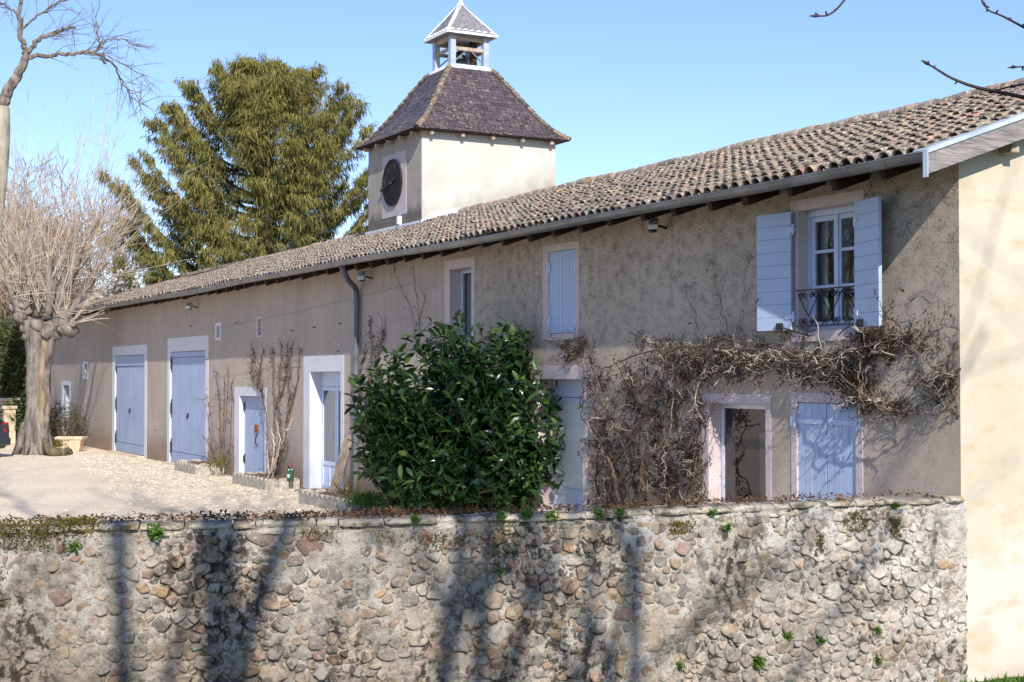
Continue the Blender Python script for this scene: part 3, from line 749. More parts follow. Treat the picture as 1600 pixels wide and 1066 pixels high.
# closed shutters, low pair with strap hinges and high pair
for key, out, top in (('L2', (.10, .11, .1, .11), 1), ('U2', (.16, .10, .09, .10), 0)):
    d = piece('shuttered_window', house); t0, t1, z0, z1, dp = OP[key]
    surround(key, out, M['pink_wash'], d); tm = (t0+t1)/2
    for a, c in ((t1-.006, tm+.004), (tm-.004, t0+.006)):
        b = MB(); boards(b, -a, -c, .012, .045, z0+.012, z1-.012, 4); b.build('shutter', M['blue'], d, bevel=.003)
    if top:
        for sgn, xh in ((1, -t1), (-1, -t0)):
            b = MB(); zz = z1-.22
            b.box(min(xh-.05*sgn, xh+.42*sgn), max(xh-.05*sgn, xh+.42*sgn), .0, .010, zz-.028, zz+.028)
            b.tube([(xh-.02*sgn, -.012, zz-.09), (xh-.02*sgn, -.012, zz+.08)], .02, 8)
            b.box(min(xh-.10*sgn, xh-.02*sgn), max(xh-.10*sgn, xh-.02*sgn), -.02, -.009, zz-.06, zz+.06)
            b.add([(xh+.42*sgn, .001, zz), (xh+.38*sgn, .001, zz+.06), (xh+.47*sgn, .001, zz+.01), (xh+.38*sgn, .001, zz-.06), (xh+.42*sgn, .009, zz), (xh+.38*sgn, .009, zz+.06), (xh+.47*sgn, .009, zz+.01), (xh+.38*sgn, .009, zz-.06)],
                  [(0, 1, 2, 3), (4, 5, 6, 7), (0, 1, 5, 4), (1, 2, 6, 5), (2, 3, 7, 6), (3, 0, 4, 7)])
            b.build('strap_hinge', M['paleblue'], d, bevel=.003)
    else:
        for zz in (z0+.2, z1-.24):
            hinge(d, -t1+.004, .006, zz, .16, .05, 1, 'paleblue'); hinge(d, -t0-.004, .006, zz, .16, .05, -1, 'paleblue')
    b = MB(); b.box(-t1, -t0, .08, .12, z0, z1); b.build('backing', M['room_dark'], d)
# narrow upper window above the laurel
d = piece('window', house); t0, t1, z0, z1, dp = OP['U1']
surround('U1', (.20, .12, .1, .16), M['pink_wash'], d)
glazed(d, -t1+.012, -t0-.012, dp, z0+.01, z1-.012, .06, (), 0, 'paleblue'); drape(d, -t1+.07, -t0-.07, dp+.09, z0+.05, z1-.05, 'curtain_grey', .008, .1)
# tiny barn windows
for key, out, mt in (('W1', (.18, .18, .09, .09), 'white_wash'), ('W2', (.10, .10, .07, .07), 'white_wash'), ('W3', (.07, .07, .04, .05), 'pink_wash')):
    d = piece('vent_window', house); t0, t1, z0, z1, dp = OP[key]
    surround(key, out, M[mt], d); b = MB(); b.box(-t1, -t0, dp, dp+.03, z0, z1); b.build('backing', M['rust'], d)
# casement window with open shutters and iron guard
d = piece('casement_window', house); t0, t1, z0, z1, dp = OP['U3']; tm = (t0+t1)/2
surround('U3', (.12, .12, .12, .12), M['pink_wash'], d)
b = MB(); f = .05
b.box(-t1+.007, -t1+f, dp-.02, dp+.05, z0+.007, z1-.007); b.box(-t0-f, -t0-.007, dp-.02, dp+.05, z0+.007, z1-.007); b.box(-t1+f, -t0-f, dp-.02, dp+.05, z1-f-.03, z1-.007); b.box(-t1+f, -t0-f, dp-.04, dp+.05, z0+.007, z0+f)
b.build('outer_frame', M['paleblue'], d, bevel=.004)
hz = z1-f-.03-z0-f
for a, c in ((-t1+f+.004, -tm-.002), (-tm+.002, -t0-f-.004)): glazed(d, a, c, dp-.005, z0+f+.004, z1-f-.034, .058, (z0+f+hz*.36, z0+f+hz*.68), 0, 'paleblue')
b = MB(); b.box(-tm-.03, -tm+.03, dp-.022, dp-.006, z0+f, z1-f-.03); b.build('astragal', M['paleblue'], d, bevel=.006)
drape(d, -t1+.06, -t1+.20, dp+.12, z0+.05, z1-.05, 'curtain', .012, .07)
def shutter(xh, sgn, ang, w):
    dx, dy = sgn*math.cos(R(ang)), -math.sin(R(ang)); nx_, ny_ = -dy*sgn, dx*sgn   # panel direction and its outward normal
    if ny_ > 0: nx_, ny_ = -nx_, -ny_
    b = MB(); n = 9; hh = (z1-z0-.03)/n; yh = -.045
    def pt(u, k, z): return (xh+dx*u+nx_*k, yh+dy*u+ny_*k, z)
    def slab(u0, u1, k0, k1, za, zb):
        V = [pt(u, k, z) for u in (u0, u1) for k in (k0, k1) for z in (za, zb)]
        b.add(V, [(0, 1, 3, 2), (4, 6, 7, 5), (0, 4, 5, 1), (2, 3, 7, 6), (0, 2, 6, 4), (1, 5, 7, 3)])
    for i in range(n): slab(.02, w, 0, .03, z0+.015+i*hh+.0012, z0+.015+(i+1)*hh-.0012)
    slab(.025, w-.004, -.012, .006, z0+.02, z1-.02)
    b.build('open_shutter', M['blue'], d, bevel=.003)
    for zz in (z0+.17, z1-.22):
        b2 = MB(); V = [pt(-.03, .012, zz-.03), pt(.07, .036, zz-.03), pt(.07, .036, zz+.03), pt(-.03, .012, zz+.03)]
        b2.tube([pt(0, .01, zz-.06), pt(0, .01, zz+.06)], .017, 8); b2.beam(pt(0, .02, zz), pt(.1, .037, zz), .012, .05); b2.beam(pt(0, .02, zz), (xh-.07*sgn*0, 0, zz), .012, .05)
        b2.build('shutter_hinge', M['paleblue'], d)
    b3 = MB(); q = pt(.18, .034, z0+.07); b3.box(q[0]-.04, q[0]+.04, q[1]-.035, q[1]+.01, z0+.02, z0+.10)
    b3.tube(smoothpath([(q[0], q[1]-.03, z0+.06), (lerp(q[0], xh-.2*sgn, .6), q[1]-.02, z0+.01), (xh-.28*sgn, -.05, z0-.06)], 5), .009, 6); b3.build('shutter_stay', M['black_iron'], d)
    b4 = MB(); q = pt(w-.05, .034, lerp(z0, z1, .36)); b4.beam(q, (q[0], q[1], q[2]-.12), .02, .02); b4.beam((q[0], q[1]-.02, q[2]-.1), (q[0]+.03*sgn, q[1]-.04, q[2]-.16), .012, .012); b4.build('shutter_hook', M['black_iron'], d)
shutter(-t1-.02, -1, 9, .55); shutter(-t0+.03, 1, 14, .56)
b = MB(); yb = -.03; zt_, zl = z0+.47, z0+.06      # scrolled guard rail
for zz in (zt_, zl): b.beam((-t1+.005, yb, zz), (-t0-.005, yb, zz), .016, .016)
for i in range(6):
    xx = lerp(-t1+.03, -t0-.03, i/5); b.beam((xx, yb, zl), (xx, yb, zt_), .014, .014)
def scroll(cx, cz, r, a0, turns, sg):
    P = []
    for k in range(16):
        u = k/15; aa = a0+sg*u*turns*2*math.pi; rr = r*(1-.75*u); P.append((cx+rr*math.cos(aa), yb-.004, cz+rr*math.sin(aa)))
    b.tube(P, .007, 5)
for i in range(5):
    xa, xb = lerp(-t1+.03, -t0-.03, i/5), lerp(-t1+.03, -t0-.03, (i+1)/5); xm = (xa+xb)/2
    if i % 2 == 0: b.beam((xa, yb, zt_-.03), (xb, yb, zl+.1), .009, .009)
    else: b.beam((xb, yb, zt_-.03), (xa, yb, zl+.1), .009, .009)
    for sg, cx in ((1, lerp(xa, xb, .28)), (-1, lerp(xa, xb, .72))):
        scroll(cx, zl+.055, .042, -math.pi/2, 1.4, sg); scroll(cx, zt_-.06, .04, math.pi/2, 1.3, -sg)
b.build('guard_rail', M['black_iron'], d)
b = MB(); p = fac(1143, 583, -.01); b.box(p.x-.17, p.x+.17, -.03, .0, p.z-.12, p.z+.12); b.box(p.x-.155, p.x-.005, -.05, -.029, p.z-.11, p.z+.11); b.box(p.x+.005, p.x+.155, -.05, -.029, p.z-.11, p.z+.11)
b.build('meter_box', M['concrete'], house, bevel=.004)
# wires and iron hooks on the barn wall
b = MB()
for (ax, ay, bx_, by_) in ((330, 515, 655, 440), (335, 590, 470, 562)):
    A, B_ = fac(ax, ay, -.015), fac(bx_, by_, -.015); b.tube([A.lerp(B_, u)-Vector((0, 0, .04*math.sin(u*math.pi))) for u in np.linspace(0, 1, 9)], .0018, 4)
b.build('wall_wire', M['black_iron'], house)
for px, py in ((493, 512), (533, 506), (459, 517), (300, 510), (325, 562), (567, 627), (530, 549), (371, 505), (245, 672)):
    p = fac(px, py, 0); b = MB(); b.tube([(p.x, .0, p.z), (p.x+.02, -.06, p.z), (p.x+.07, -.08, p.z+.015)], .010, 5); b.build('wall_hook', M['black_iron'], house)

# ------------------------------------------------------------------ clock tower
TX0, TX1, TY0, TY1, TZ = -24.36, -21.04, 3.73, 7.45, 8.40
tcx, tcy = (TX0+TX1)/2, (TY0+TY1)/2
tower = thing('clock_tower', 'square plastered clock tower with plum tiled roof rising from the farmhouse', 'tower', (tcx, tcy, 5.0))
b = MB(); n = 14
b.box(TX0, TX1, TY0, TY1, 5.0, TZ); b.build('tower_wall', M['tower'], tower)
E = .27; ex, ey = (TX1-TX0)/2+E, (TY1-TY0)/2+E; rt = .60; EZ, RZ = 8.38, 10.24
def tprof(u):                         # half sizes and height along the bell-cast roof, u from eave to top
    return lerp(ex, rt, u), lerp(ey, rt, u), EZ+(RZ-EZ)*(u-.16*math.sin(u*math.pi)*(1-u))
b = MB(); V = []; K = 12
for k in range(K+1):
    hx, hy, zz = tprof(k/K); V += [(tcx-hx, tcy-hy, zz), (tcx+hx, tcy-hy, zz), (tcx+hx, tcy+hy, zz), (tcx-hx, tcy+hy, zz)]
F = [(k*4+i, k*4+(i+1) % 4, k*4+4+(i+1) % 4, k*4+4+i) for k in range(K) for i in range(4)]
F.append((3, 2, 1, 0)); F.append(tuple(range(K*4, K*4+4))); b.add(V, F); b.build('roof_base', M['dark_wood'], tower)
b = MB(); NR = 25
for side in range(4):
    for r_ in range(NR):
        u0 = r_/NR; u1 = min(1., (r_+1.75)/NR)
        hx0, hy0, z0_ = tprof(u0); hx1, hy1, z1_ = tprof(u1)
        h0, h1, o0, o1 = (hx0, hx1, hy0, hy1) if side in (0, 2) else (hy0, hy1, hx0, hx1)
        w = .125; nn = int(2*h0/w)+2
        for i in range(nn):
            c = -h0-w*.5+(i+(.5 if r_ % 2 else 0))*w+random.gauss(0, .003)
            if abs(c) > h0-.01 and abs(c)-w*.5 > h0: continue
            lim1 = h1+.03
            if abs(c) > (h0+lim1)/2+.02: continue
            lift0, lift1 = .028+random.uniform(0, .01), .008; hw = w*.485
            pr = [(-hw, .22, 0), (-hw*.75, .06, 0), (0, 0, 0), (hw*.75, .06, 0), (hw, .22, 0), (hw, 1, 1), (-hw, 1, 1)]   # rounded foot
            P = []
            for (du, vv, _) in pr:
                o = lerp(o0, o1, vv); zz = lerp(z0_, z1_, vv)+lerp(lift0, lift1, vv); uo = o+lerp(lift0, lift1, vv)*.6
                cc = c+du; lim = lerp(h0, h1, vv)+.015; cc = max(-lim, min(lim, cc))
                P.append((cc, uo, zz))
            W = {0: lambda p: (tcx+p[0], tcy-p[1], p[2]), 1: lambda p: (tcx+p[1], tcy+p[0], p[2]), 2: lambda p: (tcx-p[0], tcy+p[1], p[2]), 3: lambda p: (tcx-p[1], tcy-p[0], p[2])}[side]
            top = [W(p) for p in P]; bot = [(q[0], q[1], q[2]-.013) for q in top]
            b.add(top+bot, [(0, 1, 2, 3, 4, 5, 6), (0, 7, 8, 1), (1, 8, 9, 2), (2, 9, 10, 3), (3, 10, 11, 4)])
b.build('roof_tiles', M['scale'], tower)
for sx, sy in ((-1, -1), (1, -1), (1, 1), (-1, 1)):
    b = MB(); k = 0; NH = 15
    for k in range(NH):
        u0, u1 = k/NH, (k+1.25)/NH
        (hx0, hy0, za), (hx1, hy1, zb) = tprof(u0), tprof(min(u1, 1))
        A = Vector((tcx+sx*hx0, tcy+sy*hy0, za+.035)); B_ = Vector((tcx+sx*hx1, tcy+sy*hy1, zb+.02))
        dd = (B_-A).normalized(); sd = dd.cross(Vector((0, 0, 1))).normalized(); upv = sd.cross(dd)
        V = []; rr = random.uniform(.075, .095)
        for p, r in ((A, rr), (B_, rr*.8)):
            for q in np.linspace(-.3, math.pi+.3, 8): V.append(tuple(p+sd*r*math.cos(q)+upv*r*.8*math.sin(q)))
        for q in np.linspace(-.3, math.pi+.3, 8): V.append(tuple(A+sd*rr*.78*math.cos(q)+upv*rr*.58*math.sin(q)))
        b.add(V, [(i, i+1, i+9, i+8) for i in range(7)]+[(16+i, 17+i, i+1, i) for i in range(7)])
    b.build('hip_tiles', M['hip'], tower, smooth=True)
for i in range(5):
    for (px_, py_, ax) in ((lerp(TX0+.2, TX1-.2, i/4), TY0-.2, 0), (TX1+.2, lerp(TY0+.2, TY1-.2, i/4), 1)):
        b = MB()
        if ax == 0: b.box(px_-.04, px_+.04, TY0-.20, TY0+.1, EZ-.11, EZ-.012)
        else: b.box(TX1-.1, TX1+.20, py_-.04, py_+.04, EZ-.11, EZ-.012)
        b.build('rafter', M['hay_wood'], tower, bevel=.008)
b = MB()      # flashing where the tower meets the roof
za = deck(TY0)+.10
b.box(TX0-.1, TX1+.06, TY0-.05, TY0-.004, za-.06, za+.035)
V = [(x_, s_, deck(s_)+.07+e) for x_ in (TX1+.004, TX1+.05) for s_ in (TY0-.05, RS-.05) for e in (-.05, .085)]
b.add(V, [(0, 2, 3, 1), (4, 5, 7, 6), (0, 1, 5, 4), (2, 6, 7, 3), (1, 3, 7, 5), (0, 4, 6, 2)])
b.build('flashing', M['zinc_pale'], tower)
# clock
ccx, ccz = -22.72, 7.30
b = MB(); b.box(-23.42, -21.92, TY0-.012, TY0+.002, 6.45, 8.04); b.build('clock_panel', M['clock_wash'], tower, bevel=.006)
clock = piece('clock', tower)
b = MB(); an = np.linspace(0, 2*math.pi, 49)[:-1]
V = [(ccx+.575*math.cos(a), TY0-y_, ccz+.575*math.sin(a)) for y_ in (.013, .05) for a in an]
b.add(V, [tuple(range(48, 96))[::-1]]+[(i, (i+1) % 48, 48+(i+1) % 48, 48+i) for i in range(48)])
b.build('clock_face', M['clock'], clock)
b = MB(); b.tube([(ccx+.58*math.cos(a), TY0-.05, ccz+.58*math.sin(a)) for a in np.linspace(0, 2*math.pi, 49)], .02, 6); b.build('rim', M['black_iron'], clock)
b = MB(); b.beam((ccx-.60, TY0-.085, ccz-.13), (ccx+.30, TY0-.085, ccz+.10), .03, .012, (0, 1, 0))
b.lathe((ccx, TY0-.08, ccz), [(.04, -.03), (.04, .03)], 10)
b.box(ccx-.64, ccx-.58, TY0-.10, TY0-.07, ccz-.17, ccz-.09); b.build('clock_hand', M['black_iron'], clock)
b = MB(); b.box(-22.32, -22.19, TY0-.10, TY0, 6.20, 6.42); b.build('lamp_box', M['white_paint'], tower, bevel=.02)
# belfry
bel = piece('belfry', tower)
b = MB(); V = []
for h, zz in ((.66, 10.12), (.60, 10.27), (.52, 10.36)): V += [(tcx-h, tcy-h, zz), (tcx+h, tcy-h, zz), (tcx+h, tcy+h, zz), (tcx-h, tcy+h, zz)]
b.add(V, [(k*4+i, k*4+(i+1) % 4, k*4+4+(i+1) % 4, k*4+4+i) for k in range(2) for i in range(4)]+[(8, 9, 10, 11)]); b.build('base_skirt', M['white_lead'], bel)
hp = .47; BT = 11.14
for sx in (-1, 1):
    for sy in (-1, 1):
        b = MB(); b.box(tcx+sx*hp-.075, tcx+sx*hp+.075, tcy+sy*hp-.075, tcy+sy*hp+.075, 10.33, BT-.02); b.build('post', M['belfrypaint'], bel, bevel=.008)
b = MB()
for s_ in (-1, 1):
    b.box(tcx-hp+.076, tcx+hp-.076, tcy+s_*hp-.05, tcy+s_*hp+.05, BT-.16, BT-.03); b.box(tcx+s_*hp-.05, tcx+s_*hp+.05, tcy-hp+.076, tcy+hp-.076, BT-.16, BT-.03)
b.build('head_beam', M['hay_wood'], bel, bevel=.006)
b = MB()
for s_ in (-1, 1):
    b.box(tcx-hp+.076, tcx+hp-.076, tcy+s_*hp-.03, tcy+s_*hp+.03, 10.72, 10.80); b.box(tcx+s_*hp-.035, tcx+s_*hp+.035, tcy-hp+.076, tcy+hp-.076, 10.72, 10.81)
b.build('cross_beam', M['hay_wood'], bel, bevel=.006)
b = MB(); b.box(tcx+.16, tcx+.30, tcy+.18, tcy+.32, 10.34, BT-.05); b.build('inner_post', M['dark_wood'], bel)
b = MB()
for s_ in (-1, 1):
    b.beam((tcx+s_*hp, tcy-.40, 10.45), (tcx+s_*hp, tcy-.08, 10.72), .03, .03); b.beam((tcx+s_*hp, tcy+.40, 10.45), (tcx+s_*hp, tcy+.08, 10.72), .03, .03)
b.build('brace', M['zinc'], bel)
b = MB(); er = .70; AP = 12.03
V = [(tcx-er, tcy-er, BT-.05), (tcx+er, tcy-er, BT-.05), (tcx+er, tcy+er, BT-.05), (tcx-er, tcy+er, BT-.05), (tcx-er, tcy-er, BT), (tcx+er, tcy-er, BT), (tcx+er, tcy+er, BT), (tcx-er, tcy+er, BT)]
for h, zz in ((.05, AP),): V += [(tcx-h, tcy-h, zz), (tcx+h, tcy-h, zz), (tcx+h, tcy+h, zz), (tcx-h, tcy+h, zz)]
b.add(V, [(3, 2, 1, 0)]+[(i, (i+1) % 4, 4+(i+1) % 4, 4+i) for i in range(4)]+[(4+i, 4+(i+1) % 4, 8+(i+1) % 4, 8+i) for i in range(4)]+[(8, 9, 10, 11)])
b.build('belfry_roof', M['slate'], bel)
b = MB()
cor = [Vector((tcx+sx*er, tcy+sy*er, BT)) for sx, sy in ((-1, -1), (1, -1), (1, 1), (-1, 1))]; apx = Vector((tcx, tcy, AP+.02))
for c_ in cor: b.beam(tuple(c_+Vector((0, 0, .01))), tuple(apx), .085, .03)
for i in range(4): b.beam(tuple(cor[i]+Vector((0, 0, -.012))), tuple(cor[(i+1) % 4]+Vector((0, 0, -.012))), .05, .06)
for i in range(4):                    # scalloped lead edge
    for k in range(7):
        q = cor[i].lerp(cor[(i+1) % 4], (k+.5)/7); inw = (Vector((tcx, tcy, BT))-q); inw.z = 0; inw = inw.normalized()
        q2 = q+inw*.06; q2.z = BT+.06*(AP-BT)/er+.012
        b.lathe((q2.x, q2.y, q2.z-.015), [(.07, -.02), (.06, .012), (.0, .018)], 8)
b.lathe((tcx, tcy, AP-.04), [(.10, 0), (.09, .06), (.05, .09), (.03, .2), (.0, .22)], 12)
b.build('lead_hips', M['white_lead'], bel)
bell = thing('bell', 'dark bronze bell hanging inside the open belfry of the clock tower', 'bell', (tcx-.02, tcy, 10.4))
b = MB(); b.lathe((tcx-.02, tcy, 10.40), [(.24, .0), (.225, .05), (.18, .14), (.155, .26), (.13, .31), (.05, .335)], 20); b.build('bell_body', M['bell_bronze'], bell, smooth=True)
b = MB(); b.beam((tcx-.45, tcy, 10.78), (tcx+.45, tcy, 10.78), .10, .10); b.box(tcx-.08, tcx+.06, tcy-.04, tcy+.04, 10.83, 10.92); b.build('headstock', M['dark_wood'], bell, bevel=.01)

# ------------------------------------------------------------------ garden wall of rubble stones
wall = thing('stone_wall', 'rubble stone garden wall with pale mortar and flat coping in front of farmhouse', 'wall', tuple(WALLP[3*10]-Vector((0, 0, .6))))
cum = [0.]
for i in range(1, len(WALLP)): cum.append(cum[-1]+(WALLP[i]-WALLP[i-1]).length)
WL_ = cum[-1]; WPX = np.array([p.x for p in WALLP]); WPY = np.array([p.y for p in WALLP]); CUM = np.array(cum)
def wpt(u, off=0., z=0.):             # point u metres along the wall, off metres out of its face
    u = np.clip(u, 0, WL_); xx = np.interp(u, CUM, WPX); yy = np.interp(u, CUM, WPY)
    x2 = np.interp(np.clip(u+.05, 0, WL_), CUM, WPX); y2 = np.interp(np.clip(u+.05, 0, WL_), CUM, WPY)
    x1 = np.interp(np.clip(u-.05, 0, WL_), CUM, WPX); y1 = np.interp(np.clip(u-.05, 0, WL_), CUM, WPY)
    tx, ty = x2-x1, y2-y1; l = np.hypot(tx, ty); tx, ty = tx/l, ty/l
    return xx+ty*off, yy-tx*off, z      # outward = towards the camera
# a cheap value noise for geometry
_g = rng.random((64, 64))
def vnoise(a, b_):
    a = np.asarray(a, float); b_ = np.asarray(b_, float); i = np.floor(a).astype(int); j = np.floor(b_).astype(int); fx = a-i; fy = b_-j
    fx = fx*fx*(3-2*fx); fy = fy*fy*(3-2*fy); g = lambda p, q: _g[p % 64, q % 64]
    return (g(i, j)*(1-fx)+g(i+1, j)*fx)*(1-fy)+(g(i, j+1)*(1-fx)+g(i+1, j+1)*fx)*fy
MZ0, MZ1 = -.75, 1.17
nu, nz = int(WL_/.028), int((MZ1-MZ0)/.028)
U, Z = np.meshgrid(np.linspace(0, WL_, nu), np.linspace(MZ0, MZ1, nz), indexing='ij')
offs = .034*(vnoise(U*6, Z*6)-.5)+.034*(vnoise(U*17+9, Z*17)-.5)+.022*(vnoise(U*40, Z*40+5)-.5)+.05*(vnoise(U*1.1, Z*1.3+3)-.5)
offs = offs*(1-.35*np.clip((U-WL_*.5)/(WL_*.4), 0, 1))+.004*np.clip((U-WL_*.52)/(WL_*.4), 0, 1)-.001
X_, Y_, _ = wpt(U, offs)
V = np.stack([X_, Y_, Z], -1).reshape(-1, 3)
i = np.arange(nu-1)[:, None]*nz; j = np.arange(nz-1)[None]
b = MB(); b.add(V, np.stack([i+j, i+nz+j, i+nz+j+1, i+j+1], -1).reshape(-1, 4))
k = 60; P0 = [wpt(u, -WTH) for u in np.linspace(0, WL_-.0, k)]; P1 = [wpt(u, -.03) for u in np.linspace(0, WL_, k)]
V = [(p[0], p[1], z_) for p in P0 for z_ in (MZ0, MZ1)]; b.add(V, [(2*q, 2*q+1, 2*q+3, 2*q+2) for q in range(k-1)])
V = [(p[0], p[1], MZ1-.01) for pr in zip(P0, P1) for p in pr]; b.add(V, [(2*q, 2*q+1, 2*q+3, 2*q+2) for q in range(k-1)])
P2 = [wpt(u, -.022+.010*(vnoise(u*9, 3.)-.5)) for u in np.linspace(0, WL_, 160)]; P3 = [wpt(u, -WTH) for u in np.linspace(0, WL_, 160)]
for A_, z0_, B__, z1_ in ((P2, MZ1-.05, P2, MZ1+.052), (P2, MZ1+.052, P3, MZ1+.052), (P3, MZ1+.052, P3, MZ1-.05)):
    V = [v_ for p, q in zip(A_, B__) for v_ in ((p[0], p[1], z0_), (q[0], q[1], z1_))]; b.add(V, [(2*q, 2*q+2, 2*q+3, 2*q+1) for q in range(159)])
b.build('mortar_body', M['mortar'], wall, smooth=True)
# stones: irregular rubble cut as shrunken weighted cells of a scatter, each one a rounded block
def ico(sub):
    import bmesh
    bm = bmesh.new(); bmesh.ops.create_icosphere(bm, subdivisions=sub, radius=1); bm.verts.ensure_lookup_table()
    v = np.array([tuple(q.co) for q in bm.verts]); f = np.array([[q.index for q in fc.verts] for fc in bm.faces]); bm.free(); return v, f
ICO = {2: ico(2), 3: ico(3)}
AN = 1.28                             # stones lie wider than they are tall
seeds = []; cell = {}
def near(u, w, R_):
    out = []
    for a in range(int((u-R_)/.2)-1, int((u+R_)/.2)+2):
        for c in range(int((w-R_)/.2)-1, int((w+R_)/.2)+2): out += cell.get((a, c), ())
    return out
for (r0, r1, tries) in ((.105, .135, 30), (.078, .10, 260), (.056, .074, 2600), (.041, .056, 11000), (.028, .040, 14000), (.018, .027, 12000)):
    for _ in range(tries):
        r = random.uniform(r0, r1); u = random.uniform(1.2, WL_+.05); w = random.uniform(-.66, MZ1-.02)*AN
        if all((u-q[0])**2+(w-q[1])**2 > (.93*(r+q[2]))**2 for q in near(u, w, .32)):
            seeds.append((u, w, r)); cell.setdefault((int(u//.2), int(w//.2)), []).append((u, w, r))
def clip(poly, n, d):                 # keep the side where p.n <= d
    out = []
    for k in range(len(poly)):
        p, q = poly[k], poly[(k+1) % len(poly)]; a, c = p[0]*n[0]+p[1]*n[1]-d, q[0]*n[0]+q[1]*n[1]-d
        if a <= 0: out.append(p)
        if a*c < 0: t_ = a/(a-c); out.append((p[0]+(q[0]-p[0])*t_, p[1]+(q[1]-p[1])*t_))
    return out
def cells(u, z): return [q for q in near(u, z, .5)]
b = MB()
cell2 = {}
for sd in seeds: cell2.setdefault((int(sd[0]//.25), int(sd[1]//.25)), []).append(sd)
for (u, w, r) in seeds:
    m_ = r*1.45; poly = [(m_*math.cos(a), m_*math.sin(a)) for a in np.linspace(0, 2*math.pi, 11)[:-1]+random.random()]
    gap = random.choice((.002, .003, .005, .006, .009, .014))
    for a in range(int((u-.35)//.25), int((u+.35)//.25)+1):
        for c in range(int((w-.35)//.25), int((w+.35)//.25)+1):
            for (u2, w2, r2) in cell2.get((a, c), ()):
                dx, dy = u2-u, w2-w; L_ = math.hypot(dx, dy)
                if L_ < 1e-6 or L_ > m_+r2*1.5: continue
                poly = clip(poly, (dx/L_, dy/L_), L_*r/(r+r2)-gap)
                if len(poly) < 3: break
            if len(poly) < 3: break
        if len(poly) < 3: break
    if len(poly) < 3: continue
    for _ in range(random.randint(2, 4)):         # knocked corners
        a = random.random()*6.283; poly = clip(poly, (math.cos(a), math.sin(a)), r*random.uniform(.72, 1.0))
        if len(poly) < 3: break
    if len(poly) < 3: continue
    P = np.array(poly)
    P = P[np.insert(np.linalg.norm(np.diff(P, axis=0), axis=1) > 1e-4, 0, True)]
    if len(P) < 3: continue
    for cc_ in (.22, .17): Q = np.roll(P, -1, 0); P = np.stack([P*(1-cc_)+Q*cc_, P*cc_+Q*(1-cc_)], 1).reshape(-1, 2)
    if w+P[:, 1].max() > MZ1*AN-.005: P[:, 1] = np.minimum(P[:, 1], MZ1*AN-.005-w)
    k = len(P); s1, s2 = random.uniform(0, 40), random.uniform(0, 40)
    P = P*(1+.22*(vnoise(P[:, 0]*26+s1+20, P[:, 1]*26+s2+20)-.5))[:, None]
    h = random.uniform(.008, .030)*min(1.25, r/.05)*(1-.25*max(0, min(1, (u-WL_*.5)/(WL_*.4)))); tilt = rng.normal(size=2)*.16; V = []; ctr = P.mean(0)
    for sc, hh in ((1.04, -.035), (1.0, h*.45), (.95, h*.84), (.82, h*1.0), (.5, h*1.05), (.2, h*1.04)):
        q = ctr+(P-ctr)*sc; o = hh+(q-ctr)@tilt*(1 if hh > 0 else 0)+(.015*(vnoise(q[:, 0]*26+s1+9, q[:, 1]*26+s2+9)-.5)+.006*(vnoise(q[:, 0]*70+s2+9, q[:, 1]*70+s1+9)-.5) if hh > 0 else 0)
        X_, Y_, _ = wpt(np.clip(u+q[:, 0], 0, WL_-.004), o-.006); V.append(np.stack([X_, Y_, (w+q[:, 1])/AN], 1))
    V = np.concatenate(V); F = [(a*k+c, a*k+(c+1) % k, a*k+k+(c+1) % k, a*k+k+c) for a in range(5) for c in range(k)]+[tuple(range(5*k, 6*k))]
    b.add(V, F)
print('stones', len(seeds))
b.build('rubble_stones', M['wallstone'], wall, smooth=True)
# coping: flat irregular slabs, two thin layers
b = MB()
for layer, (zb, h, o0) in enumerate(((MZ1-.015, .058, -.004), (MZ1+.045, .058, .012))):
    u = 0.
    while u < WL_:
        l = random.uniform(.14, .52); e = min(WL_, u+l)-.008; n_ = max(3, int((e-u)/.06)); oo = o0+random.uniform(-.035, .02); hh = h*random.uniform(.7, 1.12); zz = zb+random.uniform(-.010, .006)
        if layer == 0 and random.random() < .38: u = e+.012; continue
        V = []; F = []
        for q in range(n_+1):
            uu = lerp(u, e, q/n_); w1 = random.uniform(-.018, .018); w2 = random.uniform(-.014, .014); ed = .012 if q in (0, n_) else 0
            for off, zq in ((oo-.008+w1-ed, 0.006), (oo+w1-ed, hh*.45+w2), (oo-.015+w1-ed, hh-.012-ed), (oo-.06, hh+w2*.6), (-WTH*.5, hh+w2*.5), (-WTH-.03, hh-.006), (-WTH-.02, 0)):
                p = wpt(uu, off); V.append((p[0], p[1], zz+zq))
        for q in range(n_):
            for r_ in range(7): F.append((q*7+r_, q*7+(r_+1) % 7, q*7+7+(r_+1) % 7, q*7+7+r_))
        F.append(tuple(range(7))); F.append(tuple(range(n_*7, n_*7+7))[::-1]); b.add(V, F); u = e+.012
b.build('coping_stones', M['coping'], wall)
def u_at(px):                         # metres along the wall at a picture column
    best = min(range(len(WALLP)), key=lambda q: abs(800+FPX*((WALLP[q]-CAM).dot(RIGHT))/((WALLP[q]-CAM).dot(FWD))-px)); return cum[best]
p = wpt(u_at(1384), .03); pz = (586-990)/FPX*((Vector((p[0], p[1], 0))-CAM).dot(FWD))+CZ
q = wpt(u_at(1384), -.12)
b = MB(); A, B_ = Vector((p[0], p[1], pz)), Vector((q[0], q[1], pz)); dd = (A-B_).normalized(); sd = dd.cross(Vector((0, 0, 1)))
V = []
for pp, r in ((B_, .062), (A+dd*.03, .066), (A+dd*.03, .045), (B_, .042)):
    for k in range(14): aa = k*2*math.pi/14; V.append(tuple(pp+sd*r*math.cos(aa)*.85+Vector((0, 0, r*1.15*math.sin(aa)))))
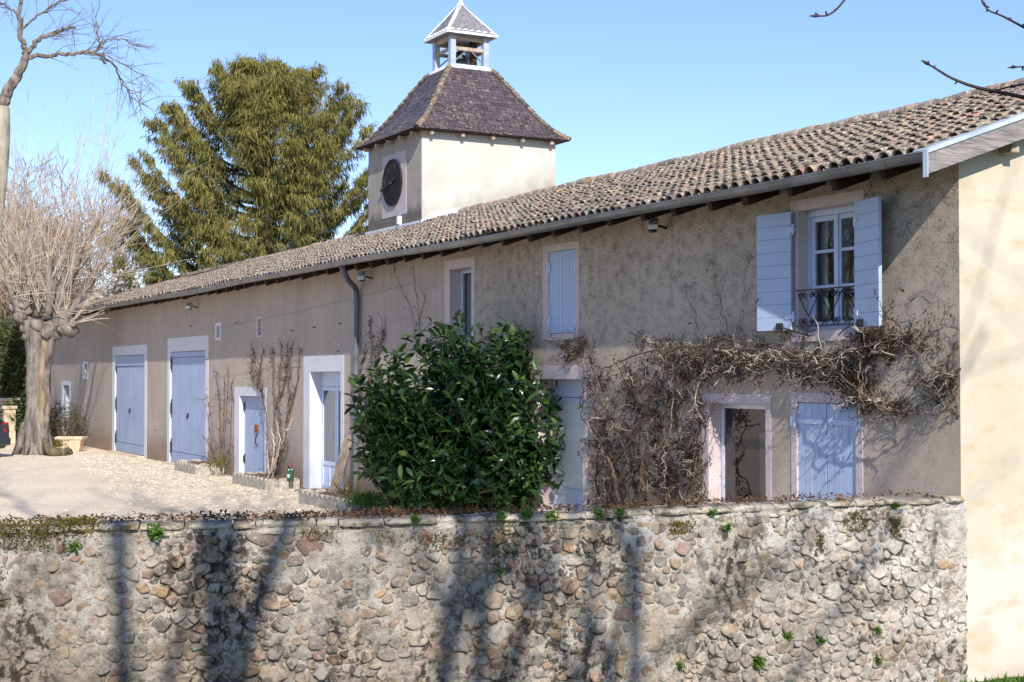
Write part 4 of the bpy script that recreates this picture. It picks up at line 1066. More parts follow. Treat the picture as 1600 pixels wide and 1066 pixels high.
b.add(V, [(k*14+i, k*14+(i+1) % 14, k*14+14+(i+1) % 14, k*14+14+i) for k in range(3) for i in range(14)]); b.add(V[42:], [tuple(range(14))])
b.build('drain_spout', M['concrete'], wall, smooth=True)

# leaves: generic card scatter
def cards(b, P, D, Nrm, L, W, mi=0, fold=.25):
    """leaf blades: base P, direction D, normal N, length L, width W (arrays); six vertices, two quads folded along the midrib"""
    P = np.asarray(P, float); D = unit(np.asarray(D, float)); Nrm = np.asarray(Nrm, float); S = unit(np.cross(D, Nrm)); Nn = np.cross(S, D)
    L = np.asarray(L, float)[:, None]; W = np.asarray(W, float)[:, None]
    v = np.stack([P, P+D*L*.5+S*W*.5+Nn*W*fold, P+D*L*.5-S*W*.5+Nn*W*fold, P+D*L*.52, P+D*L-Nn*L*.12, P+D*L*.97-Nn*L*.12], 1)
    n = len(P); V = v.reshape(-1, 3); i = (np.arange(n)*6)[:, None]
    F = np.concatenate([i+np.array([[0, 1, 4, 3]]), i+np.array([[0, 3, 4, 2]])], 1).reshape(-1, 4)
    V = np.delete(V.reshape(n, 6, 3), 5, 1).reshape(-1, 3); i = (np.arange(n)*5)[:, None]
    F = np.concatenate([i+np.array([[0, 1, 4, 3]]), i+np.array([[0, 3, 4, 2]])], 1).reshape(-1, 4)
    b.add(V, F, mi)
def rvec(n): return unit(rng.normal(size=(n, 3)))

# leaf litter and moss on the wall top
b = MB(); n = 5200; u = rng.uniform(1.5, WL_-.3, n); keep = rng.random(n) < np.interp(u, [1.5, u_at(200), u_at(300), u_at(640), u_at(800), u_at(1000), WL_], [.3, .3, 1, 1, .45, .5, .15])
u = u[keep]; n = len(u); off = rng.uniform(-WTH-.02, -.02, n)-.0; X_, Y_, _ = wpt(u, off); zz = MZ1+.118+rng.uniform(0, .03, n)
D_ = rng.normal(size=(n, 3)); D_[:, 2] *= .5; cards(b, np.stack([X_, Y_, zz], 1), D_, np.tile([0, 0, 1.], (n, 1))+rvec(n)*.6, rng.uniform(.03, .07, n), rng.uniform(.012, .03, n))
tag(b.build('leaf_litter', M['litter']), 'brown leaf litter lying along the top of stone wall', 'leaf litter', kind='stuff')
b = MB()
for (pc, sd_, cnt, zlo, zhi, olo, ohi) in ((20, 60, 1500, 1.16, 1.30, -.35, .06), (60, 60, 700, 1.08, 1.29, 0, .06), (150, 40, 700, 1.2, 1.30, -.35, .05), (10, 12, 250, .62, .95, 0, .03), (700, 60, 350, .98, 1.15, 0, .035), (800, 25, 250, .95, 1.25, 0, .05), (1060, 25, 260, 1.05, 1.16, 0, .03), (1335, 22, 260, .98, 1.18, 0, .035), (1395, 12, 240, .90, 1.10, 0, .03), (1270, 9, 150, .80, .98, 0, .03), (500, 30, 150, 1.1, 1.2, 0, .03), (120, 60, 500, 1.28, 1.31, -.3, 0)):
    uc = u_at(pc); k = sd_/190.; u = rng.normal(uc, k*.6, cnt); zz = rng.uniform(zlo, zhi, cnt); X_, Y_, _ = wpt(u, rng.uniform(olo, ohi, cnt)+.01)
    cards(b, np.stack([X_, Y_, zz], 1), rvec(cnt)+np.array([.3, -.3, .3]), rvec(cnt), rng.uniform(.012, .04, cnt), rng.uniform(.008, .016, cnt))
tag(b.build('moss', M['moss']), 'olive moss cushions clinging to the top of stone wall', 'moss', kind='stuff')
# green plants rooted in the wall
def wall_tuft(px, py, r, nleaf, label):
    u = u_at(px); p = wpt(u, .02); dep = (Vector((p[0], p[1], 0))-CAM).dot(FWD); zz = (586-py)/FPX*dep+CZ
    c = np.array([p[0], p[1], zz]); b = MB(); n = nleaf
    pos = c+rng.normal(size=(n, 3))*np.array([r*.42, r*.24, r*.27]); D_ = rvec(n)+np.array([.25, -.4, .5])
    cards(b, pos, D_, rvec(n)+np.array([.4, -.4, .6]), rng.uniform(.025, .05, n), rng.uniform(.015, .03, n))
    tag(b.build('wall_plant', M['fresh_leaf'], loc=tuple(c)), label, 'plant', 'small green plants growing in the stone wall')
for px, py, r, n_, lab in ((225, 831, .10, 190, 'bright green plant on the left coping above two brown stones'), (92, 855, .07, 80, 'dark green plant low under mossy left end of coping'),
        (662, 812, .05, 70, 'small green tuft under the coping just left of laurel centre'), (781, 806, .06, 100, 'green tuft on coping beneath right half of laurel, left of a longer one'), (806, 803, .08, 150, 'long green tuft on coping right below the glazed door edge'),
        (858, 806, .06, 90, 'green tuft on coping below the glazed door with pale panel'), (930, 802, .06, 110, 'green tuft on coping below the dead vine base'), (960, 800, .05, 80, 'small green tuft on coping just right of vine base'),
        (1101, 802, .05, 70, 'green tuft under coping beneath the reveal of fixed window'), (1143, 824, .04, 60, 'tiny tuft hanging below the coping under fixed window'), (1228, 992, .05, 60, 'tuft in the mortar left of the drain spout, level with it'),
        (1180, 1032, .09, 180, 'largest low green cushion near the foot of wall'), (1281, 1000, .04, 50, 'small tuft between big cushion and drain spout'), (1357, 985, .05, 60, 'upright tuft right beside the drain spout'),
        (1380, 1030, .05, 60, 'tuft just below the drain spout'), (1398, 790, .04, 60, 'small tuft on coping near the gable corner'), (1064, 1038, .05, 60, 'dark low tuft far left of the big green cushion'), (783, 893, .03, 30, 'tiny sprig in mortar under middle of the laurel')):
    wall_tuft(px, py, r, n_, lab)
# grass at the foot of the gable
b = MB(); n = 2600
lat = rng.uniform(4.1, 6.6, n); dp = 14.3+(lat-4.5)*.54-rng.uniform(-.02, .9, n)
P = np.array([tuple(cl(a, c, 0)) for a, c in zip(lat, dp)]); P[:, 2] = [lowz(Vector(q))-.02 for q in P]
cards(b, P, rvec(n)*.8+np.array([0, 0, 1.]), rvec(n), rng.uniform(.05, .15, n), rng.uniform(.012, .035, n))
tag(b.build('grass', M['fresh_leaf']), 'green grass and weeds at the foot of gable wall', 'grass', kind='stuff')

# ------------------------------------------------------------------ laurel
def laurel():
    base = gnd(730, 22.6); root = thing('laurel_bush', 'large rounded glossy dark green laurel bush behind the stone wall', 'bush', tuple(base))
    b = MB(); rt, up_ = np.array(RIGHT), np.array([0, 0, 1.]); fw = np.array(FWD); B = np.array(base)
    LP, LD, LN, LL, LW, tipf = [], [], [], [], [], []
    CLU = []
    for i in range(120):
        ph = math.acos(random.uniform(-.92, 1)); th = i*2.39996; CLU.append((np.array([math.sin(ph)*math.cos(th), math.sin(ph)*math.sin(th), math.cos(ph)]), random.uniform(.89, 1.07)))
    n = 2000
    for i in range(n):
        cd, cr = CLU[random.randrange(len(CLU))]; dr = unit((cd+rng.normal(size=3)*.17)[None])[0]; r = random.random()**.36; th, ph = math.atan2(dr[1], dr[0]), math.acos(max(-1, min(1, dr[2])))
        lump = cr*(1-.35*(1-float(dr@cd))*3)+random.gauss(0, .02)
        rx = 1.80; hz = 1.93 if dr[2] > 0 else 1.58
        c = B+up_*1.62
        tip = c+(rt*dr[0]*rx+fw*dr[1]*1.5+up_*dr[2]*hz)*r*lump
        if dr[2] > .55: tip = tip+up_*random.uniform(-.08, .22)
        if tip[2] < .06: tip[2] = random.uniform(.06, .3)
        d = unit((dr*.55+np.array([0, 0, .75])+rng.normal(size=3)*.28)[None])[0]
        ln = random.uniform(.30, .55); st = tip-d*ln
        if r > .80: b.tube([tuple(st+d*ln*.3), tuple(st+d*ln*.6), tuple(tip)], [.006, .005, .003], 4, 2)
        k = random.randint(6, 9); a0 = random.random()*6
        A = unit(np.cross(d, [.3, .5, .2])[None])[0]; Bv = np.cross(d, A)
        for q in range(k):
            u = q/(k-1); aa = a0+q*2.4; o = A*math.cos(aa)+Bv*math.sin(aa); rise = lerp(-.05, .95, u)
            LP.append(st+d*ln*lerp(.1, 1, u)); LD.append(o+d*rise-up_*.12*(1-u)); LN.append(d+rng.normal(size=3)*.35)
            s_ = random.uniform(.55, 1.2)*(1-.35*max(0, u-.75)*4*.5); LL.append(.198*s_); LW.append(.079*s_); tipf.append(u > .62 and r > .8 and random.random() < .5)
    LP, LD, LN, LL, LW, tipf = map(np.array, (LP, LD, LN, LL, LW, tipf))
    # six-quad blades with an arched midrib
    def blades(sel, mi):
        P, D, N, L, W = LP[sel], unit(LD[sel]), LN[sel], LL[sel][:, None], LW[sel][:, None]
        S = unit(np.cross(D, N)); N2 = np.cross(S, D); rows = []
        droop = rng.uniform(.05, .3, len(P))[:, None]
        for u, w in ((0, .12), (.25, .78), (.55, 1.), (.82, .62), (1, .04)):
            c = P+D*L*u-N2*L*droop*u*u; rows += [c-S*W*w*.5+N2*W*w*.16, c, c+S*W*w*.5+N2*W*w*.16]
        V = np.stack(rows, 1); n_ = len(P); i = (np.arange(n_)*15)[:, None]; q = []
        for r_ in range(4):
            for s_ in range(2): a = r_*3+s_; q.append([a, a+1, a+4, a+3])
        F = (i[:, :, None]+np.array(q)[None]).reshape(-1, 4); b.add(V.reshape(-1, 3), F, mi)
    blades(~tipf, 0); blades(tipf, 1)
    b.build('foliage', [M['laurel_leaf'], M['laurel_tip'], M['green_stem']], root, smooth=True)
    b = MB()
    for i in range(26):
        a = i*2.4; e = Vector(base)+RIGHT*1.1*math.cos(a)*random.uniform(.4, 1)+FWD*1.0*math.sin(a)*random.uniform(.4, 1); e.z = random.uniform(1.4, 2.4)
        s_ = Vector(base)+RIGHT*.25*math.cos(a)+FWD*.25*math.sin(a); b.tube(smoothpath([s_, s_.lerp(e, .5)+Vector((0, 0, .15)), e], 4), np.linspace(.03, .01, 9), 6)
    b.build('stems', M['bark_dark'], root)
laurel()

# ------------------------------------------------------------------ bare climbers on the facade
def fpt(px, py, s): return fac(px, py, s)
def walk(p, d, n, step, wig, pull=0.):
    P = [np.array(p, float)]; d = np.array(d, float)
    for _ in range(n):
        d = unit((d+rng.normal(size=3)*wig+np.array([0, 0, pull]))[None])[0]; q = P[-1]+d*step
        q[0] = min(q[0], -.03)
        if q[1] > -.012: q[1] = -.012-abs(rng.normal())*.01; d[1] = -abs(d[1])*.5
        P.append(q)
    return P
def inpoly(x, y, poly):
    c = False; j = len(poly)-1
    for i in range(len(poly)):
        if (poly[i][1] > y) != (poly[j][1] > y) and x < (poly[j][0]-poly[i][0])*(y-poly[i][1])/(poly[j][1]-poly[i][1])+poly[i][0]: c = not c
        j = i
    return c
def scatter_poly(poly, n):
    xs_ = [p[0] for p in poly]; ys_ = [p[1] for p in poly]; out = []
    while len(out) < n:
        x, y = random.uniform(min(xs_), max(xs_)), random.uniform(min(ys_), max(ys_))
        if inpoly(x, y, poly): out.append((x, y))
    return out
base = fac(955, 800); base.z = 0
vine = thing('climbing_vine', 'large leafless climber with pale curling twigs round the fixed window', 'vine', (base.x, -.1, 0))
stems = MB()
TR = [([(948, 800, -.1), (950, 740, -.12), (985, 690, -.14), (1008, 640, -.16), (1022, 590, -.18), (1045, 550, -.22), (1100, 540, -.25), (1160, 545, -.28), (1215, 545, -.25), (1270, 572, -.22), (1330, 548, -.22), (1400, 530, -.2)], .045, .015),
      ([(985, 810, -.08), (1000, 760, -.12), (1010, 720, -.15), (1035, 690, -.12), (1040, 620, -.14), (1036, 560, -.16), (1030, 540, -.2)], .04, .02),
      ([(968, 800, -.1), (960, 745, -.2), (948, 715, -.25), (932, 710, -.3)], .05, .018),
      ([(1015, 800, -.12), (1012, 770, -.2), (1000, 745, -.22), (1005, 715, -.28), (1020, 680, -.3)], .045, .015),
      ([(1270, 572, -.2), (1310, 585, -.25), (1360, 625, -.25), (1405, 645, -.22), (1450, 625, -.2), (1480, 600, -.18), (1500, 575, -.15)], .022, .012),
      ([(1405, 645, -.22), (1430, 640, -.25), (1447, 650, -.28)], .014, .006),
      ([(1400, 530, -.2), (1440, 560, -.25), (1435, 600, -.2), (1455, 622, -.2)], .014, .008),
      ([(1460, 520, -.1), (1478, 545, -.12), (1484, 580, -.12)], .014, .01),
      ([(1495, 540, -.08), (1480, 570, -.1), (1478, 610, -.15)], .012, .006),
      ([(1345, 560, -.2), (1342, 600, -.28), (1350, 640, -.3)], .018, .008),
      ([(1030, 545, -.2), (980, 560, -.2), (945, 575, -.3), (925, 570, -.35)], .022, .008),
      ([(990, 690, -.15), (960, 650, -.2), (935, 640, -.25)], .02, .008),
      ([(905, 640, -.02), (912, 590, -.03), (905, 555, -.04), (880, 540, -.03), (850, 532, -.03)], .014, .004),
      ([(1100, 540, -.25), (1130, 530, -.3), (1170, 535, -.3), (1230, 540, -.28), (1300, 572, -.25)], .018, .01),
      ([(1045, 800, -.05), (1052, 740, -.06), (1075, 690, -.06), (1090, 620, -.05)], .014, .006),
      ([(1075, 800, -.04), (1085, 740, -.04), (1065, 660, -.04), (1080, 590, -.06)], .012, .005)]
for pts, r0, r1 in TR:
    P = smoothpath([fpt(*p) for p in pts], 8, .008); stems.tube(P, np.linspace(r0, r1, len(P))*.62*rng.uniform(.8, 1.2, len(P)), 7)
stems.build('stems', M['vine_brown'], vine, smooth=True)
tw = MB(); dl = MB()
ZONES = [([(1020, 530), (1100, 530), (1180, 536), (1270, 562), (1345, 540), (1410, 525), (1420, 542), (1350, 562), (1340, 590), (1290, 598), (1200, 582), (1120, 590), (1040, 585)], 420, .20, (.46, .26, .28)),
         ([(918, 575), (950, 560), (1020, 545), (1050, 600), (1040, 640), (1035, 700), (1048, 780), (1030, 800), (925, 800), (915, 720), (912, 640)], 520, .20, (.24, .30, .46)),
         ([(1040, 560), (1100, 590), (1098, 640), (1095, 790), (1048, 795), (1040, 700)], 120, .06, (.15, .35, .5)),
         ([(1290, 595), (1345, 590), (1380, 625), (1420, 640), (1480, 595), (1500, 560), (1500, 590), (1450, 640), (1405, 655), (1350, 640)], 150, .16, (.34, .33, .33)),
         ([(1420, 525), (1500, 540), (1500, 600), (1440, 620)], 45, .10, (.25, .40, .35)),
         ([(1340, 520), (1420, 515), (1425, 535), (1345, 545)], 90, .10, (.15, .4, .45)),
         ([(870, 532), (930, 530), (915, 560), (880, 560)], 45, .03, (.03, .3, .67)),
         ]
ANCH = []                              # points of extra slender stems that climb the left half of the vine
for i in range(22):
    x0 = random.uniform(925, 1088); x1 = x0+random.gauss(0, 35); x1 = min(1085, max(920, x1)); yt = random.uniform(545, 640) if x0 < 1045 else random.uniform(590, 690)
    P = smoothpath([fpt(lerp(x0, x1, u)+random.gauss(0, 9), lerp(803, yt, u), -random.uniform(.03, .16)) for u in np.linspace(0, 1, 6)], 5, .012); tw.tube(P, np.linspace(random.uniform(.008, .016), .004, len(P)), 5, random.choice((1, 1, 2, 0))); ANCH += P[2:]
for i in range(16):
    x0 = random.uniform(1030, 1300); x1 = x0+random.uniform(60, 170); P = smoothpath([fpt(lerp(x0, x1, u), random.gauss(556, 9)+(14 if 1230 < lerp(x0, x1, u) < 1310 else 0), -random.uniform(.06, .26)) for u in np.linspace(0, 1, 6)], 5, .012); tw.tube(P, np.linspace(random.uniform(.008, .014), .004, len(P)), 5, random.choice((0, 0, 1, 2)))
for zi, (poly, n, smax, w) in enumerate(ZONES):
    LP_ = []
    xa = [(800+FPX*(p-CAM).dot(RIGHT)/(p-CAM).dot(FWD), p) for p in ANCH]
    for (x, y) in scatter_poly(poly, n):
        if vnoise(x*.035+zi, y*.04) < .38 and random.random() < .8: continue
        s0 = -random.uniform(.02, smax)*random.random()**.4; p = fpt(x, y, s0)
        if zi in (1, 2) and random.random() < .55: p = Vector(random.choice(ANCH))
        mi = random.choices((0, 1, 2), w)[0]; d = rng.normal(size=3)*np.array([1., .7, .8])+np.array([0, -.35, -.1])
        big = random.random() < .22; nn = random.randint(4, 8); st = random.uniform(.025, .06)*(1.5 if big else 1)
        P = walk(tuple(p), d, nn, st, .55, .02); r = random.uniform(.0028, .0062)*(1.7 if big else 1)
        tw.tube(P, np.linspace(r, r*.45, nn+1), 4, mi); LP_ += P
        for _ in range(random.randint(1, 4)):
            q = random.randint(1, nn-1); P2 = walk(P[q], rng.normal(size=3)+np.array([0, -.3, 0]), random.randint(2, 4), .03, .6); tw.tube(P2, np.linspace(r*.7, r*.3, len(P2)), 4, mi)
    k = n*(9 if zi < 4 else 5); L0 = np.array(LP_); pts = L0[rng.integers(0, len(L0), k)]+rng.normal(size=(k, 3))*np.array([.022, .015, .026]); pts[:, 0] = np.minimum(pts[:, 0], -.03); pts[:, 1] = np.minimum(pts[:, 1]*rng.uniform(.3, 1, k), -.012)
    cards(dl, pts, rvec(k)+np.array([0, -.2, -.5]), rvec(k), rng.uniform(.015, .07, k), rng.uniform(.006, .022, k), 0, .5)
for (x, y) in ((1345, 535), (1440, 525), (1225, 520), (905, 540), (1000, 530), (1355, 525), (1260, 520)):    # withered seed heads against the plaster
    p = fpt(x, y, -.06); k = 130; cards(dl, np.array(tuple(p))+rng.normal(size=(k, 3))*np.array([.09, .03, .09]), rvec(k), rvec(k), rng.uniform(.02, .05, k), rng.uniform(.006, .02, k))
tw.build('twigs', [M['vine_pale'], M['vine_brown'], M['vine_dark']], vine, smooth=True)
dl.build('withered_leaves', M['dry_leaf'], vine)

def climber(name, label, pts_list, rad, tw_n, leaf_n, mats=('vine_brown', 'dry_leaf'), base=None, leaf_box=None):
    p0 = fpt(*pts_list[0][0]); root = thing(name, label, 'climber', (p0.x, -.1, 0), 'bare climbers on the facade')
    b = MB(); l = MB(); allp = []
    for pts in pts_list:
        P = smoothpath([fpt(*p) for p in pts], 7, .012); r = rad*random.uniform(.7, 1.2); b.tube(P, np.linspace(r, r*.35, len(P)), 5); allp += P[3:]
    for _ in range(tw_n):
        q = random.choice(allp); P = walk(tuple(q), rng.normal(size=3)*np.array([1, .25, .7])+np.array([0, 0, .35]), random.randint(3, 8), .06, .3, .05); b.tube(P, np.linspace(rad*.45, rad*.15, len(P)), 4)
    b.build('stems', M[mats[0]], root, smooth=True)
    if leaf_n:
        q = np.array([tuple(random.choice(allp)) for _ in range(leaf_n)])+rng.normal(size=(leaf_n, 3))*np.array([.05, .02, .07]); q[:, 1] = np.minimum(q[:, 1], -.01)
        cards(l, q, rvec(leaf_n)+np.array([0, 0, -.5]), rvec(leaf_n), rng.uniform(.03, .09, leaf_n), rng.uniform(.012, .04, leaf_n)); l.build('withered_leaves', M[mats[1]], root)
    return root
climber('bare_climber', 'thin upright bare stems on the wall right of second barn door', [[(340, 725, -.25), (336, 690, -.2), (328, 640, -.15), (322, 615, -.1)], [(343, 725, -.2), (350, 660, -.1), (352, 590, -.05)], [(346, 725, -.2), (345, 650, -.1), (340, 600, -.05), (335, 575, -.04)],
        [(350, 725, -.2), (360, 690, -.1), (362, 600, -.04)], [(342, 725, -.2), (330, 700, -.2), (318, 680, -.2)], [(348, 722, -.2), (355, 640, -.06), (356, 570, -.03)]], .022, 45, 40)
climber('bare_climber', 'spreading bare climber with dark buds above the low blue door', [[(424, 745, -.25), (420, 690, -.12), (412, 620, -.06), (400, 570, -.04), (396, 548, -.03)], [(426, 745, -.2), (430, 680, -.1), (428, 600, -.05), (425, 545, -.03)], [(428, 745, -.2), (440, 690, -.1), (436, 620, -.05), (440, 545, -.03)],
        [(430, 745, -.2), (448, 670, -.08), (452, 600, -.05), (455, 545, -.03)], [(415, 640, -.05), (405, 590, -.04), (412, 548, -.03)], [(446, 660, -.06), (462, 610, -.04), (470, 548, -.03)], [(432, 640, -.05), (446, 590, -.03), (448, 545, -.03)], [(412, 620, -.05), (393, 585, -.04), (396, 560, -.03)]], .022, 130, 170)
r_ = climber('cut_stems', 'pale leaning cut stems in the planter beside low blue door', [[(424, 750, -.4), (432, 715, -.38), (442, 690, -.36), (447, 672, -.35)], [(427, 750, -.35), (436, 700, -.34), (434, 660, -.33)], [(422, 750, -.3), (418, 715, -.3), (420, 690, -.3)], [(421, 750, -.4), (428, 700, -.4), (425, 670, -.38)]], .03, 6, 0, ('vine_pale', 'dry_leaf'))
climber('bare_climber', 'wispy dark climber on the wall right of the downpipe', [[(575, 690, -.05), (572, 620, -.03), (580, 560, -.03), (578, 500, -.02)], [(580, 690, -.05), (590, 620, -.03), (585, 550, -.03)], [(600, 640, -.04), (592, 560, -.03), (598, 520, -.03)], [(565, 680, -.04), (562, 600, -.03), (572, 540, -.03)]], .012, 90, 330)
climber('bare_climber', 'thin tall dead shoots rising above the laurel left of narrow window', [[(652, 560, -.04), (655, 500, -.03), (648, 440, -.02), (645, 400, -.02)], [(653, 540, -.03), (640, 480, -.02), (618, 430, -.02), (616, 400, -.02)], [(654, 510, -.03), (660, 480, -.02), (664, 460, -.02)]], .007, 18, 30)
climber('bare_climber', 'faint dead tendrils left of the open shuttered window', [[(1140, 530, -.05), (1130, 490, -.02), (1118, 440, -.02), (1115, 410, -.02)], [(1150, 530, -.05), (1160, 480, -.02), (1165, 420, -.02)], [(1085, 540, -.05), (1090, 500, -.02), (1075, 470, -.02), (1070, 440, -.02)]], .005, 8, 8)
climber('bare_climber', 'faint dead tendrils on the pale gable corner above vine', [[(1497, 560, -.03), (1490, 500, -.02), (1470, 470, -.02), (1440, 455, -.02), (1420, 470, -.02)], [(1470, 540, -.03), (1462, 500, -.02), (1455, 480, -.02)]], .005, 7, 8)

# ------------------------------------------------------------------ planter beds along the barn foot
def planter(label, pxa, pya, pxb, pyb, dout, n):
    A = fac(pxa, pya); B = fac(pxb, pyb); A.z = B.z = 0; x0, x1 = A.x, B.x
    root = thing('planter_bed', label, 'planter', ((x0+x1)/2, -dout/2, 0), 'scalloped concrete planter beds')
    segs = [((x0, -.02), (x0, -dout)), ((x0, -dout), (x1, -dout)), ((x1, -dout), (x1, -.02))]
    b = MB()
    for (a, c) in segs:
        L_ = math.hypot(c[0]-a[0], c[1]-a[1]); k = max(2, int(L_/.24)); dx, dy = (c[0]-a[0])/L_, (c[1]-a[1])/L_
        for i in range(k):
            w = L_/k; u0 = i*w+.006; u1 = (i+1)*w-.006; cu = (u0+u1)/2; rr = (u1-u0)/2; h = .20; V = []; pr = [(u0, -.02), (u1, -.02)]+[(cu+rr*math.cos(q), h+rr*.55*math.sin(q)) for q in np.linspace(0, math.pi, 9)]
            for o in (-.028, .028): V += [(a[0]+dx*u+dy*o, a[1]+dy*u-dx*o, z) for u, z in pr]
            m_ = len(pr); b.add(V, [tuple(range(m_))[::-1], tuple(range(m_, 2*m_))]+[(q, (q+1) % m_, m_+(q+1) % m_, m_+q) for q in range(m_)])
            V = [(a[0]+dx*(cu+rr*f_*math.cos(q))+dy*o, a[1]+dy*(cu+rr*f_*math.cos(q))-dx*o, h+.0+rr*.5*f_*math.sin(q)) for f_, o in ((.82, .029), (.7, .040), (.55, .029)) for q in np.linspace(0, math.pi, 9)]
            b.add(V, [(r0*9+q, r0*9+q+1, r0*9+q+10, r0*9+q+9) for r0 in (0, 1) for q in range(8)])
    b.build('scalloped_edging', M['concrete'], root)
    b = MB(); g = 12; V = [(lerp(x0+.02, x1-.02, i/g), lerp(-.01, -dout+.02, j/5), .20+random.uniform(-.015, .05)) for i in range(g+1) for j in range(6)]
    b.add(V, [(i*6+j, i*6+j+1, i*6+j+7, i*6+j+6) for i in range(g) for j in range(5)]); b.build('soil', M['soil'], root, smooth=True)
    return root, x0, x1
planter('scalloped concrete bed with thin stems beside second barn door', 318, 735, 352, 742, .72, 8)
planter('scalloped concrete bed with bottles between low door and glazed door', 415, 752, 470, 770, .75, 8)
planter('scalloped stone bed with grassy clump at the laurel foot', 556, 785, 640, 800, 1.15, 8)
def fclump(name, label, cat, base, n, sx, h, mat, w=.02):
    b = MB(); P = np.array(tuple(base))+rng.normal(size=(n, 3))*np.array([sx*.5, sx*.35, .01]); P[:, 2] = base[2]
    D_ = rng.normal(size=(n, 3))*.5+np.array([0, 0, 1.]); cards(b, P, D_, rvec(n), rng.uniform(.5, 1.1, n)*h, rng.uniform(.6, 1.2, n)*w)
    return tag(b.build(name, M[mat], loc=tuple(base)), label, cat)
p = fac(572, 790, -.95); fclump('grassy_plant', 'bright green grassy clump in the bed left of laurel', 'plant', Vector((p.x+.1, -.95, .2)), 420, .42, .28, 'fresh_leaf', .03)
p = fac(349, 735, -.3); fclump('dry_grass', 'tuft of dry yellow grass among the thin stems', 'grass tuft', Vector((p.x, -.35, .2)), 90, .35, .5, 'shrub_leaf', .02)
p = fac(556, 760, -.4); fclump('tall_weed', 'straggly yellowish weeds between leaning board and laurel', 'weeds', Vector((p.x, -.55, .15)), 46, .2, .6, 'shrub_leaf', .022)
def bottle(px, mat, capm, h, label, y=-.28):
    p = fac(px, 757, y); root = thing('bottle', label, 'bottle', (p.x, y, .215), 'wine bottles in the planter')
    b = MB(); b.lathe((p.x, y, .215), [(.040, 0), (.042, .01), (.042, h*.58), (.034, h*.68), (.016, h*.78), (.0145, h*.97), (.017, h*.975), (.017, h)], 14); b.build('glass_body', M[mat], root, smooth=True)
    b = MB(); b.lathe((p.x, y, .215), [(.0175, h*.84), (.0175, h*1.005)], 10); b.build('cap', M[capm], root)
    if capm != 'bottle_red': b = MB(); b.lathe((p.x, y, .215), [(.0428, h*.18), (.0428, h*.42)], 14); b.build('paper_label', M['white_label'], root)
bottle(452, 'bottle_green', 'black_iron', .32, 'shorter green bottle with pale label and dark cap')
bottle(457, 'bottle_green', 'bottle_red', .36, 'taller green bottle with a red cap')
p = fac(530, 778, -.6); q = fac(546, 740, -.05); b = MB()
A = Vector((fac(531, 778, -.55).x, -.75, .02)); B_ = Vector((fac(547, 720, -.05).x, -.06, 1.28)); b.beam(tuple(A), tuple(B_), .30, .035, (1, 0, 0)) if False else b.beam(tuple(A), tuple(B_), .03, .26, (1, .2, 0))
tag(b.build('wooden_board', M['board_wood'], loc=tuple(A), bevel=.004), 'weathered plank leaning on the wall right of glazed door', 'board')
# ------------------------------------------------------------------ courtyard far left
def blob_shrub(label, name, cat, base, rx, ry, h, n, mats, L=.09, W=.035, group=None, low=.0, up=.4):
    root = thing(name, label, cat, tuple(base), group); b = MB(); B = np.array(tuple(base))
    th = rng.uniform(0, 2*math.pi, n); ph = np.arccos(rng.uniform(-.6, 1, n)); r = rng.random(n)**.35
    lump = 1+.5*(vnoise(th*2.2+base[0], ph*3)-.5)+.3*(vnoise(th*6, ph*7+base[1])-.5)
    rt, fw = np.array(RIGHT), np.array(FWD)
    P = B+(rt[None]*(np.sin(ph)*np.cos(th)*rx)[:, None]+fw[None]*(np.sin(ph)*np.sin(th)*ry)[:, None])*(r*lump)[:, None]; P[:, 2] += h*(.45+low)+np.cos(ph)*h*.55*r*lump
    P[:, 2] = np.maximum(P[:, 2], B[2]+.03)
    D_ = rvec(n)+np.array([0, 0, up]); s_ = rng.uniform(.6, 1.2, n)
    for mi in range(len(mats)):
        k = (np.arange(n) % len(mats)) == mi; cards(b, P[k], D_[k], rvec(k.sum()), L*s_[k], W*s_[k], mi)
    b.build('foliage', [M[m_] for m_ in mats], root)
    b = MB()
    for i in range(9):
        a = i*2.4; e = Vector(base)+RIGHT*rx*.7*math.cos(a)+FWD*ry*.7*math.sin(a); e.z = base[2]+h*random.uniform(.5, .85); b.tube(smoothpath([Vector(base), Vector(base).lerp(e, .5)+Vector((0, 0, h*.12)), e], 4), np.linspace(.025, .006, 9), 5)
    b.build('stems', M['vine_brown'], root); return root
# stone trough with a shrub
tb = gnd(107, 47.0); root = thing('stone_planter', 'pale stone flower trough right of the split tree trunk', 'planter', tuple(tb))
b = MB(); prof = []
for (w, d_, z) in ((.42, .22, 0), (.50, .27, .38), (.55, .31, .40), (.55, .31, .48), (.47, .23, .48), (.46, .22, .40)):
    prof.append([tuple(Vector(tb)+RIGHT*sx*w+FWD*sy*d_+Vector((0, 0, z))) for sx, sy in ((-1, -1), (1, -1), (1, 1), (-1, 1))])
V = [q for r0 in prof for q in r0]; b.add(V, [(k*4+i, k*4+(i+1) % 4, k*4+4+(i+1) % 4, k*4+4+i) for k in range(5) for i in range(4)]+[(3, 2, 1, 0), (20, 21, 22, 23)])
b.build('trough', M['stone_cream'], root, bevel=.015)
tb2 = gnd(86, 46.6); b = MB(); b.box(tb2.x-.5, tb2.x+.3, tb2.y-.2, tb2.y+.2, 0, .32); tag(b.build('stone_block', M['stone_cream'], loc=tuple(tb2), bevel=.03), 'low pale stone block between mossy log and trough', 'stone')
blob_shrub('wispy grey green shrub growing around the stone trough', 'shrub', 'shrub', gnd(96, 48.2), .95, .6, 1.55, 2600, ['shrub_leaf', 'shrub_leaf', 'dry_leaf'], .13, .025, up=.9)
